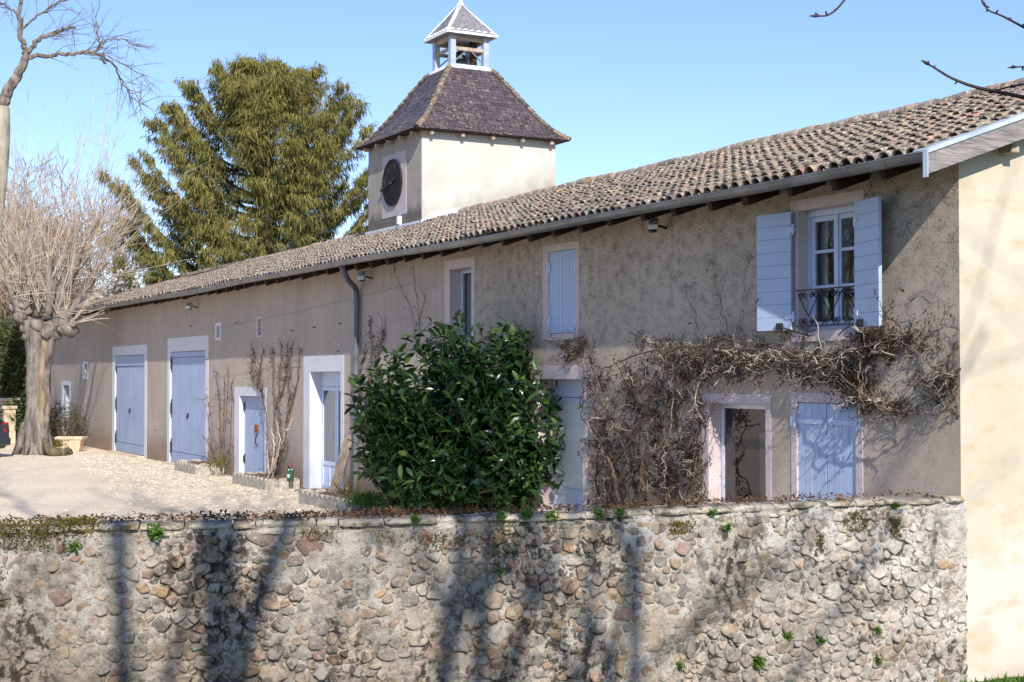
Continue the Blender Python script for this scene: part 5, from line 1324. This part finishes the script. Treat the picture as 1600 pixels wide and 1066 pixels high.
# pollarded tree
tp = gnd(55, 45.3); tree = thing('pollard_tree', 'pollarded tree with split hollow trunk and fan of bare shoots', 'tree', tuple(tp))
b = MB(); DP = 45.3
def tp_(px, py, dd=0.): return at(px, py, DP+dd)
trunk = smoothpath([tp_(56, 716), tp_(56, 700), tp_(57, 660), tp_(58, 600), tp_(57, 550), tp_(54, 512)], 5)
rr = np.interp(np.linspace(0, 1, len(trunk)), [0, .06, .2, .5, .8, 1], [.54, .46, .38, .335, .325, .34]); b.tube(trunk, rr, 14, 0)
for k in range(7):
    a = k*.9; c_ = Vector(tp)+RIGHT*.60*math.cos(a)+FWD*.60*math.sin(a); b.tube([tuple(c_+Vector((0, 0, -.08))), tuple(Vector(tp)+RIGHT*.42*math.cos(a)+FWD*.42*math.sin(a)+Vector((0, 0, .25))), tuple(Vector(tp)+RIGHT*.30*math.cos(a)+FWD*.30*math.sin(a)+Vector((0, 0, 1.0)))], [.05, .10, .08], 7, 0)
b.tube(smoothpath([tp_(66, 690, -.25), tp_(67, 640, -.25), tp_(66, 580, -.2), tp_(70, 530, -.1), tp_(74, 505)], 5), np.linspace(.08, .15, 21), 9, 1)
b.tube(smoothpath([tp_(72, 700, -.2), tp_(70, 690, -.2), tp_(72, 668, -.15), tp_(76, 645, -.1), tp_(73, 610, -.1), tp_(75, 570), tp_(76, 530), tp_(82, 505)], 5, .01), np.interp(np.linspace(0, 1, 36), [0, .3, .6, 1], [.12, .11, .14, .22]), 9, 2)
def knob(px, py, r, mi=0, sq=1.):
    c_ = tp_(px, py, random.uniform(-.2, .2)); v, f = ICO[3]; s1 = random.random()*20
    d_ = 1+.7*(vnoise(v[:, 0]*2+s1+9, v[:, 2]*2+v[:, 1]*1.5+9)-.5)+.3*(vnoise(v[:, 0]*5+s1+9, v[:, 2]*5+v[:, 1]*4+9)-.5); b.add(np.array(tuple(c_))+v*d_[:, None]*r*np.array([1, 1, sq]), f, mi)
for q in ((42, 508, .27), (30, 494, .22), (20, 480, .17), (58, 510, .25), (82, 508, .26), (95, 503, .24), (106, 513, .24), (103, 497, .2), (72, 520, .2), (46, 525, .2), (34, 478, .17), (86, 524, .18), (24, 500, .15), (112, 506, .14)): knob(*q)
heads = [tp_(24, 482), tp_(34, 480), tp_(45, 492), tp_(60, 488), tp_(75, 490), tp_(88, 490), tp_(102, 490), tp_(106, 508)]
LIMBS = [[(45, 492, 0), (28, 470, .3), (12, 440, .4), (2, 400, .4)], [(95, 500, 0), (118, 478, .1), (132, 450, .2), (150, 425, .2)], [(85, 495, .1), (92, 465, .2), (112, 430, .3), (128, 395, .3)], [(33, 485, 0), (34, 450, .1), (30, 420, .1), (26, 395, .3)], [(78, 490, -.1), (81, 455, -.1), (76, 430, -.2), (78, 400, -.2)], [(100, 495, .2), (98, 460, .2), (103, 425, .3), (107, 395, .4)], [(60, 495, .3), (55, 450, .6), (58, 410, .8)], [(30, 490, 0), (18, 465, -.2), (10, 430, -.3)]]
for Lm in LIMBS:
    P = smoothpath([tp_(*q) for q in Lm], 5, .015); b.tube(P, np.linspace(.15, .06, len(P)), 8, 0); heads += [P[-1], P[len(P)//2], P[-3]]
for q_ in range(len(b.V)):            # gnarl the bark
    v = b.V[q_]; c_ = v.mean(0); d_ = unit(v-np.array([tp.x, tp.y, 0])*np.array([1, 1, 0])-np.array([0, 0, 1])*v[:, 2:3]*np.array([0, 0, 1]))
    k_ = .16*(vnoise(v[:, 0]*5+v[:, 1]*3+90, v[:, 2]*1.1+9)-.5)+.10*(vnoise(v[:, 0]*11+v[:, 1]*9+190, v[:, 2]*2.3+9)-.5); b.V[q_] = v+d_*k_[:, None]
b.build('trunk', [M['bark_grey'], M['bark_bare'], M['bark_grey']], tree, smooth=True)
def shoot(mb, p, d, L, r, n=9, wig=.06, grav=.03, side=6, mi=0, sl_=.3):
    P = [np.array(tuple(p), float)]; d = unit(np.array(d, float)[None])[0]
    for i in range(n):
        d = unit((d+rng.normal(size=3)*wig+np.array([0, 0, grav]))[None])[0]; P.append(P[-1]+d*L/n)
    mb.tube(P, np.linspace(r, r*.2, n+1), 4, mi, False)
    for _ in range(side):
        q = random.randint(2, n-1); d2 = unit((P[q+1]-P[q])[None])[0]+rng.normal(size=3)*.55; l2 = L*sl_*random.uniform(.4, 1)*(1-q/n*.5); p2 = P[q]; Q = [p2]
        for i in range(4): d2 = unit((unit(d2[None])[0]+rng.normal(size=3)*.12+np.array([0, 0, .06]))[None])[0]; Q.append(Q[-1]+d2*l2/4)
        mb.tube(Q, np.linspace(r*.42, r*.12, 5), 3, mi, False)
b = MB(); rt, fw = np.array(RIGHT), np.array(FWD)
for i in range(185):
    h_ = random.choice(heads); lat = (Vector(h_)-Vector(tp)).dot(RIGHT)
    sp = random.gauss(lat*.33, .40); d = rt*sp+fw*random.gauss(0, .45)+np.array([0, 0, 1.])
    L_ = random.uniform(2.8, 6.6)*(1-.25*min(1, abs(sp))); shoot(b, h_, d, L_, random.uniform(.008, .017), 9, .07, .025, 9)
for i in range(46):
    h_ = random.choice(heads[-8:]+heads[5:8]); d = rt*random.uniform(.6, 1.4)+fw*random.gauss(0, .5)+np.array([0, 0, random.uniform(-.2, .8)]); shoot(b, h_, d, random.uniform(1.5, 4.2), .014, 8, .07, -.03 if random.random() < .4 else .03, 5)
b.build('shoots', M['twig_pink'], tree)
# mossy root log on the ground
b = MB(); P = smoothpath([tp_(71, 688, -.5), tp_(75, 702, -.9), tp_(85, 706, -1.0), tp_(98, 707, -.8), tp_(108, 704, -.6), tp_(112, 711, -.6)], 6, .02); P = [Vector((q.x, q.y, max(q.z, .09))) for q in P]
b.tube(P, np.interp(np.linspace(0, 1, len(P)), [0, .3, .8, 1], [.10, .13, .11, .07]), 10); lg = b.build('fallen_log', M['bark_moss'], loc=tuple(P[0]), smooth=True); tag(lg, 'mossy curved log lying at the split tree foot', 'log')
b = MB(); n = 900; P = np.array([tuple(gnd(random.gauss(86, 7), 46.2+random.gauss(0, .3), random.uniform(.2, .40))) for _ in range(n)]); cards(b, P, rvec(n)+np.array([0, 0, .8]), rvec(n), rng.uniform(.03, .08, n), rng.uniform(.015, .03, n)); tag(b.build('moss_cushion', M['moss']), 'moss cushion on the log and stone block by tree', 'moss', kind='stuff')

# ------------------------------------------------------------------ bigger bare trees
def baretree(name, label, base, H, r0, trunkmat, twigmat, seed, lean=(0, 0), fork=.35, lev=4, nb=5, spread=.75, group=None, tw_r=.006, cat='tree', wob0=1.):
    st = random.getstate(); random.seed(seed)
    root = thing(name, label, cat, tuple(base), group); tb_, cb = MB(), MB()
    def grow(p, d, L, r, lv):
        n = 7 if lv < 2 else 5; P = [Vector(p)]; d = Vector(d).normalized()
        for i in range(n):
            wv = wob0 if lv == 0 else 1.; d = (d+Vector((random.gauss(0, .13), random.gauss(0, .13), random.gauss(.05, .09)))*wv).normalized(); P.append(P[-1]+d*L/n)
        r1 = max(tw_r, r*.45); mb = tb_ if lv == 0 else cb
        mb.tube(P, np.linspace(r, r1, n+1), 9 if lv == 0 else (6 if lv == 1 else 4 if lv == 2 else 3), 0 if lv < 2 else 1, lv < 2)
        if lv >= lev: return
        k = nb if lv else nb+2
        for i in range(k):
            u = lerp(fork if lv == 0 else .25, 1., (i+random.random()*.6)/k); q = min(n-1, int(u*n)); pp = P[q].lerp(P[q+1], min(1, u*n-q))
            dd = (P[q+1]-P[q]).normalized(); ax = Vector((random.gauss(0, 1), random.gauss(0, 1), random.gauss(0, .5))); ax = (ax-dd*ax.dot(dd)).normalized()
            sp = spread*random.uniform(.6, 1.25); grow(pp, dd*math.cos(sp)+ax*math.sin(sp), L*random.uniform(.45, .68), max(tw_r, lerp(r, r1, u)*.62), lv+1)
    grow(Vector(base), Vector((lean[0], lean[1], 1)), H*.62, r0, 0)
    tb_.build('trunk', [M[trunkmat], M[twigmat]], root, smooth=True); cb.build('crown', [M[trunkmat], M[twigmat]], root)
    random.setstate(st); return root
# tall tree at the left edge: its limb reaches over the courtyard
DT = 50.
lb = gnd(-22, DT); lt = thing('plane_tree', 'tall pale trunked bare tree at left edge with arching limb', 'tree', tuple(lb))
b = MB(); c = MB()
P = smoothpath([gnd(-34, DT), at(-30, 560, DT), at(-20, 380, DT), at(-7, 260, DT), at(-2, 200, DT), at(-1, 165, DT)], 6); b.tube(P, np.linspace(.55, .26, len(P)), 10)
b.build('trunk', M['bark_plane'], lt, smooth=True)
def pl(pts, r0, r1, twn, twl=1.6, side=5):
    P = smoothpath([at(x, y, DT+(q[0] if q else 0)) for x, y, *q in pts], 6, .03); c.tube(P, np.linspace(r0, r1, len(P)), 7)
    for _ in range(twn):
        k = random.randint(len(P)//3, len(P)-1); d = (P[k]-P[k-1]).normalized()+Vector((random.gauss(0, .5), random.gauss(0, .5), random.gauss(0, .5))); shoot(c, P[k], d, random.uniform(.5, 1)*twl, .013, 7, .16, .0, side, 1, .45)
pl([(-1, 165), (10, 140), (26, 110), (38, 82)], .22, .13, 0)
pl([(0, 190), (-20, 150), (-45, 90), (-60, 20)], .2, .12, 6)
pl([(38, 82), (30, 62), (26, 30), (28, 0), (30, -40)], .11, .05, 10)
pl([(38, 82), (55, 62), (82, 48), (100, 44), (115, 40)], .10, .03, 22)
pl([(36, 88), (60, 84), (100, 82), (130, 78), (145, 82)], .09, .045, 14)
pl([(130, 80), (152, 72), (150, 55), (146, 25)], .05, .02, 14)
pl([(145, 82), (170, 96, .5), (185, 122, .6), (205, 150, .6), (222, 162, .6)], .045, .012, 26)
pl([(148, 76), (160, 62, -.4), (190, 60, -.5), (212, 70, -.6)], .03, .01, 16)
pl([(28, 45), (55, 22), (80, 6), (110, -8)], .05, .02, 16)
pl([(26, 20), (8, 8), (-10, -4)], .04, .02, 10)
pl([(145, 82), (160, 98), (158, 84), (200, 105), (225, 118)], .03, .01, 14)
c.build('crown', [M['bark_grey'], M['twig_grey']], lt)

# ------------------------------------------------------------------ yew
def yew():
    base = gnd(412, 67.); root = thing('yew_tree', 'broad golden green yew rising behind the barn roof', 'tree', tuple(base)); B = np.array(tuple(base))
    tr, fol = MB(), MB(); H = 17.6
    tr.tube([tuple(B+np.array([0, 0, z])+np.array([math.sin(z)*.12, math.cos(z*1.3)*.12, 0])) for z in np.linspace(0, H*.93, 14)], np.linspace(.75, .08, 14), 9)
    prof_h = [0, 2.5, 5, 7.5, 9.5, 11.5, 12.5, 13.9, 16, 17.0, 17.7]; prof_r = [5.4, 6.7, 7.1, 7.1, 6.9, 6.5, 6.0, 5.1, 3.3, 1.9, .5]
    SP, SD, SM = [], [], []
    for i in range(142):
        hh = 1.2+(H-2.0)*((i+random.random())/142)**.92; az = i*2.39996+random.gauss(0, .2)
        Rr = np.interp(min(H, hh+1.2), prof_h, prof_r)*(random.uniform(.74, 1.0) if random.random() < .75 else random.uniform(.98, 1.06)); o = np.array([math.cos(az), math.sin(az), 0])
        z0_ = max(.6, hh-Rr*.35); P = []; nn = 12; sway = rng.normal(size=3)*.5
        for k in range(nn+1):
            u = k/nn; P.append(B+o*Rr*(u**.92)+np.array([0, 0, z0_+Rr*(.42*u+.26*u*u-.12*math.sin(u*3.1))])+sway*u*u*.6)
        P = np.array(P); tr.tube(P, np.linspace(.11, .02, nn+1), 5)
        for k in range(3, nn+1):
            if k < 5 and random.random() < .5: continue
            for sd_ in (-1, 1, 0):
                if sd_ == 0 and k < nn: continue
                tang = unit((P[k]-P[k-1])[None])[0]; lat = unit(np.cross(tang, [0, 0, 1.])[None])[0]
                L2 = random.uniform(.75, 1.75)*(1.15-.58*k/nn); d2 = tang*(.75 if sd_ else 1)+lat*sd_*random.uniform(.5, 1.)+np.array([0, 0, random.uniform(-.05, .25)])
                d2 = unit(d2[None])[0]; n2 = 7
                for q in range(n2+1):
                    u = q/n2; pp = P[k]+d2*L2*u+np.array([0, 0, -.22*L2*u*u]); dens = 11 if (k > 6) else 8
                    for _ in range(dens):
                        SP.append(pp+rng.normal(size=3)*np.array([.10, .10, .07])); SD.append(d2*random.uniform(.1, .7)+np.array([0, 0, -random.uniform(.5, 2.2)])+rng.normal(size=3)*.3); SM.append(random.random() < (.22 if k > 7 else .55))
    SP, SD, SM = np.array(SP), np.array(SD), np.array(SM); n = len(SP)
    keep = SP[:, 2] > 1.0; SP, SD, SM = SP[keep], SD[keep], SM[keep]; n = len(SP); Ls = rng.uniform(.16, .50, n); Ws = rng.uniform(.022, .055, n)
    for mi, s_ in ((0, ~SM), (1, SM)): cards(fol, SP[s_], SD[s_], rvec(s_.sum())+np.array([0, 0, .5]), Ls[s_], Ws[s_], mi, .3)
    tr.build('trunk', M['bark_dark'], root); fol.build('crown', [M['yew_leaf'], M['yew_deep']], root); print('yew cards', n)
yew()
def blossom(px, dep, H, Rr, label, n=2600):
    base = gnd(px, dep); r = baretree('blossom_tree', label, base, H, .16, 'bark_dark', 'twig_grey', int(px)+11, lev=3, nb=5, spread=.7, cat='tree', tw_r=.012)
    b = MB(); B = np.array(tuple(base)); v = rvec(n)*rng.random((n, 1))**.5*np.array([Rr, Rr, H*.42]); P = B+v+np.array([0, 0, H*.58]); k = vnoise(P[:, 0]*1.2+40, P[:, 2]*1.4+P[:, 1])>.45; P = P[k]; n = len(P)
    cards(b, P, rvec(n), rvec(n), rng.uniform(.10, .2, n), rng.uniform(.08, .16, n)); b.build('blossom', M['blossom'], r)
blossom(185, 62, 7.2, 2.0, 'small white blossoming tree behind the barn end')
blossom(150, 74, 6.8, 1.8, 'paler blossoming tree half hidden by pollard shoots', 1500)

# ------------------------------------------------------------------ woods and bank beyond the courtyard
b = MB(); nx, ny = 44, 16; V = []
for i in range(nx+1):
    for j in range(ny+1):
        lat = lerp(-75, 12, i/nx); dep = 72+j*9; p = cl(lat, dep); h = 11*(1-math.exp(-j*.28))*(.75+.5*vnoise(i*.2+3, j*.3))*min(1, max(0, (-lat-2)/14)); p.z = h-.05+random.uniform(-.1, .1); V.append(tuple(p))
b.add(V, [(i*(ny+1)+j, (i+1)*(ny+1)+j, (i+1)*(ny+1)+j+1, i*(ny+1)+j+1) for i in range(nx) for j in range(ny)]); struct(b.build('hillside', M['hill'], smooth=True))
wl = ['slender bare tree far behind the car at the left edge', 'bare grey tree behind left shoots of pollard', 'bare tree on the bank straight behind the pollard', 'bare thicket tree behind the pollard right shoots', 'bare tree nearest the blossoming trees', 'tallest far bare tree on the bank at left', 'bare tree between pollard and barn end on bank', 'smallest far bare tree on the bank crest']
for i, (px, dep, H) in enumerate(((8, 66, 9.5), (35, 72, 10.5), (62, 78, 11), (112, 76, 10), (142, 82, 10), (20, 92, 11), (90, 96, 9.5), (165, 90, 7))):
    base = gnd(px, dep); base.z = 0 if dep < 74 else 11*(1-math.exp(-(dep-72)/9*.28))*.8
    baretree('bare_tree', wl[i], base, H, .16, 'bark_grey', 'twig_tan', 100+i, lev=4, nb=5, spread=.6, group='bare trees on the bank', tw_r=.016)
blob_shrub('ivy covered evergreen bush behind the dark car', 'evergreen_bush', 'bush', gnd(6, 58), 1.5, 1.2, 4.6, 5200, ['ivy_leaf', 'shrub_leaf'], .20, .12)
blob_shrub('tall ivy clump on the bank left of pollard trunk', 'ivy_clump', 'bush', gnd(32, 66), 1.3, 1.1, 6.6, 3200, ['ivy_leaf', 'shrub_leaf', 'dry_leaf'], .22, .12)
blob_shrub('dark ivy hanging over low courtyard wall left of pollard', 'ivy_bush', 'bush', gnd(28, 52.5), .55, .5, 1.7, 1700, ['ivy_leaf'], .13, .09)
blob_shrub('dark bush closing the gap between pollard and barn end', 'evergreen_bush', 'bush', gnd(70, 64), 2.0, 1.2, 2.7, 2600, ['ivy_leaf', 'dry_leaf'], .2, .1)
A, B_ = gnd(-140, 54), gnd(40, 54); b = MB(); b.beam((A.x, A.y, .75), (B_.x, B_.y, .75), .35, 1.5); b.beam((A.x, A.y, 1.56), (B_.x, B_.y, 1.56), .48, .12)
tag(b.build('courtyard_wall', M['stone_cream'], loc=(A.x, A.y, 0), bevel=.02), 'low pale courtyard wall with coping behind the car', 'wall')
gp = gnd(15, 52.2); root = thing('gate_pillar', 'pale stone gate pillar just right of the car', 'gate pillar', tuple(gp))
b = MB(); b.box(gp.x-.2, gp.x+.2, gp.y-.2, gp.y+.2, 0, 1.25); b.box(gp.x-.25, gp.x+.25, gp.y-.25, gp.y+.25, 1.251, 1.37); b.build('pillar', M['stone_cream'], root, bevel=.02)

# ------------------------------------------------------------------ parked car, only its tail in the picture
def car():
    tail = gnd(14.5-53, 42.2); fwd = (-RIGHT+FWD*.30).normalized(); sd = Vector((fwd.y, -fwd.x, 0)); side = sd if sd.dot(FWD) < 0 else -sd     # side faces the camera
    org = tail-side*.0+fwd*2.1-side*.85
    root = thing('parked_car', 'dark grey hatchback parked at left edge showing its red tail light', 'car', tuple(org))
    def W(x, y, z): return tuple(org-fwd*x+side*y+Vector((0, 0, z)))      # x towards the tail, y towards the camera
    m = Mat('car_paint', .28, .5); m.color((.045, .05, .06)); m.b.inputs['Metallic'].default_value = .4; m.b.inputs['Coat Weight'].default_value = .6
    gls = Mat('car_glass', .05, .6); gls.color((.02, .025, .03)); red = Mat('tail_red', .2, .5); red.color((.45, .012, .015)); tyr = Mat('tyre_rubber', .85, .2); tyr.color((.02, .02, .021)); rimm = Mat('alloy', .35, .5); rimm.color((.45, .46, .48)); rimm.b.inputs['Metallic'].default_value = .8
    secs = [(-2.1, .45, .62, .62), (-2.0, .28, .78, .74), (-1.4, .22, .92, .83), (-.9, .20, .98, .86), (-.2, .20, 1.0, .87), (.8, .20, 1.02, .87), (1.5, .22, 1.04, .86), (1.95, .27, 1.05, .82), (2.1, .38, .98, .76)]
    b = MB(); V = []
    for x, zl, zh, w in secs:
        for (yy, zz) in ((-w*.92, zl), (-w, lerp(zl, zh, .35)), (-w, lerp(zl, zh, .75)), (-w*.93, zh), (w*.93, zh), (w, lerp(zl, zh, .75)), (w, lerp(zl, zh, .35)), (w*.92, zl)): V.append(W(x, yy, zz))
    n = len(secs); b.add(V, [(i*8+j, i*8+(j+1) % 8, i*8+8+(j+1) % 8, i*8+8+j) for i in range(n-1) for j in range(8)]+[tuple(range(8)), tuple(range((n-1)*8, n*8))[::-1]]); b.build('body', m.m, root, smooth=True, bevel=.01)
    cs = [(-1.15, 1.0, .80), (-.45, 1.42, .64), (.5, 1.50, .64), (1.45, 1.44, .62), (1.98, 1.05, .74)]
    b = MB(); V = []
    for x, z, w in cs: V += [W(x, -w, z), W(x, w, z)]
    V += [W(x, -.80, 1.0) for x in (-1.15, -.6, .5, 1.5, 1.98)]+[W(x, .80, 1.0) for x in (-1.15, -.6, .5, 1.5, 1.98)]
    b.add(V, [(2*i, 2*i+1, 2*i+3, 2*i+2) for i in range(4)]+[(2*i, 2*i+2, 11+i, 10+i) for i in range(4)]+[(2*i+1, 15+i, 16+i, 2*i+3) for i in range(4)]); b.build('cabin', m.m, root)
    for x0, x1 in ((-.85, .05), (.12, .95), (1.02, 1.62)):
        b = MB(); z0_, za, zb = 1.06, np.interp(x0, [-1.15, -.45, .5, 1.45, 1.98], [1., 1.42, 1.5, 1.44, 1.05])-.07, np.interp(x1, [-1.15, -.45, .5, 1.45, 1.98], [1., 1.42, 1.5, 1.44, 1.05])-.07
        def sy(z): return .80-(z-1.0)*.34+.012
        b.add([W(x0, sy(z0_), z0_), W(x1, sy(z0_), z0_), W(x1, sy(zb), zb), W(x0, sy(za), za)], [(0, 1, 2, 3)]); b.build('side_window', gls.m, root)
    b = MB(); b.add([W(1.52, -.56, 1.40), W(1.52, .56, 1.40), W(1.96, .66, 1.09), W(1.96, -.66, 1.09)], [(0, 1, 2, 3)]); o = b.build('rear_window', gls.m, root); o.location.z += .02
    for s_ in (-1, 1):
        b = MB(); b.add([W(1.52, s_*.868, .76), W(2.07, s_*.80, .76), W(2.11, s_*.50, .76), W(1.42, s_*.868, 1.02), W(2.04, s_*.79, 1.05), W(2.07, s_*.50, 1.05), W(1.7, s_*.6, .88)], [(0, 1, 4, 3), (1, 2, 5, 4), (3, 4, 5, 6), (0, 6, 2, 1), (0, 3, 6), (2, 6, 5)])
        for v_ in (0,): pass
        o = b.build('tail_light', red.m, root); o.location += Vector((side*s_*.012-fwd*.012))
    b = MB(); V = [W(x, y, z) for x in (1.95, 2.16) for y in (-.80, .80) for z in (.36, .60)]; b.add(V, [(0, 1, 3, 2), (4, 6, 7, 5), (0, 4, 5, 1), (2, 3, 7, 6), (0, 2, 6, 4), (1, 5, 7, 3)]); b.build('rear_bumper', m.m, root, bevel=.05)
    for x in (-1.32, 1.30):
        for s_ in (-1, 1):
            w_ = MB(); ax = side*s_; c_ = Vector(W(x, s_*.76, .31)); V = []
            for o, r in ((-.09, .26), (-.08, .30), (.08, .30), (.10, .27), (.10, .20), (.06, .19)):
                for k in range(24): a = k*math.pi/12; V.append(tuple(c_+ax*o+fwd*r*math.cos(a)+Vector((0, 0, r*math.sin(a)))))
            w_.add(V, [(i*24+k, i*24+(k+1) % 24, i*24+24+(k+1) % 24, i*24+24+k) for i in range(5) for k in range(24)]); wh = w_.build('wheel', tyr.m, root, smooth=True)
            w2 = MB(); V = []
            for o, r in ((.065, .195), (.085, .18), (.07, .06), (.08, .0)):
                for k in range(20): a = k*math.pi/10; V.append(tuple(c_+ax*o+fwd*r*math.cos(a)+Vector((0, 0, r*math.sin(a)))))
            w2.add(V, [(i*20+k, i*20+(k+1) % 20, i*20+20+(k+1) % 20, i*20+20+k) for i in range(3) for k in range(20)]); w2.build('rim', rimm.m, wh, smooth=True)
    for s_ in (-1, 1):
        b = MB(); c_ = W(-.75, s_*.95, 1.03); b.box(c_[0]-.10, c_[0]+.10, c_[1]-.09, c_[1]+.09, c_[2]-.06, c_[2]+.07); b.build('wing_mirror', m.m, root, bevel=.03)
car()

# ------------------------------------------------------------------ trees on the camera's side: their limbs shade the garden wall and hang into the frame
def hang_tree():
    base = cl(12., 5.5); base.z = lowz(base); root = thing('overhanging_tree', 'dark budded tree whose twigs hang in at the top right corner', 'tree', tuple(base)); b, c = MB(), MB()
    T = smoothpath([base, base+Vector((0, 0, 3)), base+Vector((.2, .1, 6.5)), base+Vector((.1, .3, 10))], 6); b.tube(T, np.linspace(.24, .07, len(T)), 10); b.build('trunk', M['bark_dark'], root, smooth=True)
    def tw(pts, r0, r1, dep, anchor):
        x0, y0, q0 = pts[0]; P = [Vector(base+Vector((.1, .1, anchor+1))), at(x0+(900 if y0 > 0 else 300), y0-(300 if y0 > 0 else 600), dep-.5), at(x0+260 if y0 > 0 else x0+60, y0-40 if y0 > 0 else y0-200, dep)]+[at(x, y, dep+q) for x, y, q in pts]; P = smoothpath(P, 7); c.tube(P, np.interp(np.linspace(0, 1, len(P)), [0, .3, .5, 1], [r0*2.2, r0, r0*.7, r1*.8]), 6)
        for k in range(len(P)-22, len(P), 5):
            if k > 0:
                d = Vector((random.gauss(0, 1), random.gauss(0, 1), random.gauss(0, 1))).normalized(); c.tube([P[k], P[k]+d*.005, P[k]+d*.011], [.002, .0025, .001], 5)
        d = (P[-1]-P[-2]).normalized(); c.tube([P[-1]-d*.005, P[-1]+d*.005, P[-1]+d*.018], [r1, r1*1.8, r1*.4], 6)
        return P
    tw([(1680, 172, .15), (1600, 150, 0), (1530, 135, 0), (1490, 120, 0), (1465, 105, 0), (1453, 98, 0)], .007, .0026, 3.3, 4.6)
    tw([(1720, 140, .3), (1640, 128, .1), (1590, 132, 0), (1560, 140, 0)], .005, .0021, 3.3, 4.6)
    tw([(1700, 90, .2), (1640, 60, .1), (1600, 38, 0), (1570, 22, 0), (1550, 14, 0), (1543, 5, 0)], .005, .0021, 3.2, 5.2)
    tw([(1690, 100, .2), (1640, 101, 0), (1605, 102, 0), (1590, 103, 0)], .0036, .0016, 3.2, 4.9)
    tw([(1420, -160, .1), (1360, -60, 0), (1320, 0, 0), (1298, 20, 0), (1280, 22, 0)], .0046, .0021, 3.1, 6.4)
    c.build('crown', M['twig_dark'], root)
hang_tree()
SH = Vector((SUN.x, SUN.y, 0)).normalized(); TANE = SUN.z/math.hypot(SUN.x, SUN.y)
def shade_tree(px, k, name, label, H, r, seed, lean=(0, 0), **kw):
    u = u_at(px); p = wpt(u, 0.); base = Vector((p[0], p[1], 0))+SH*k; base.z = lowz(base); baretree(name, label, base, H, r, 'bark_dark', 'twig_dark', seed, lean, group='tall bare trees behind the viewer', **kw)
SHADE = ((425, 15, 23, .26, 5, (.0, .0)), (555, 16, 23, .15, 8, (.004, -.01)), (680, 15.5, 22, .14, 12, (0, .006)), (935, 16, 18.0, .14, 21, (0, 0)), (150, 15, 22, .13, 33, (.0, .14)))
for a in SHADE: shade_tree(a[0], a[1], "tall_bare_tree", "tall bare tree behind the viewer casting a shadow stripe on stone wall", a[2], a[3], a[4], a[5], fork=.55, lev=2 if a[0] > 900 else 3, nb=4, spread=.55, tw_r=.012, wob0=.22)
for i, (xx, yy, H) in enumerate(((-25, -20, 12), (-31, -23, 13), (-38, -30, 14), (-22, -26, 12), (-44, -27, 13))):
    baretree('bare_tree', 'bare tree across the courtyard that the open shuttered window mirrors', Vector((xx, yy, 0)), H, .17, 'bark_grey', 'twig_grey', 300+i, lev=4, nb=5, spread=.6, group='bare trees across the courtyard', tw_r=.012)
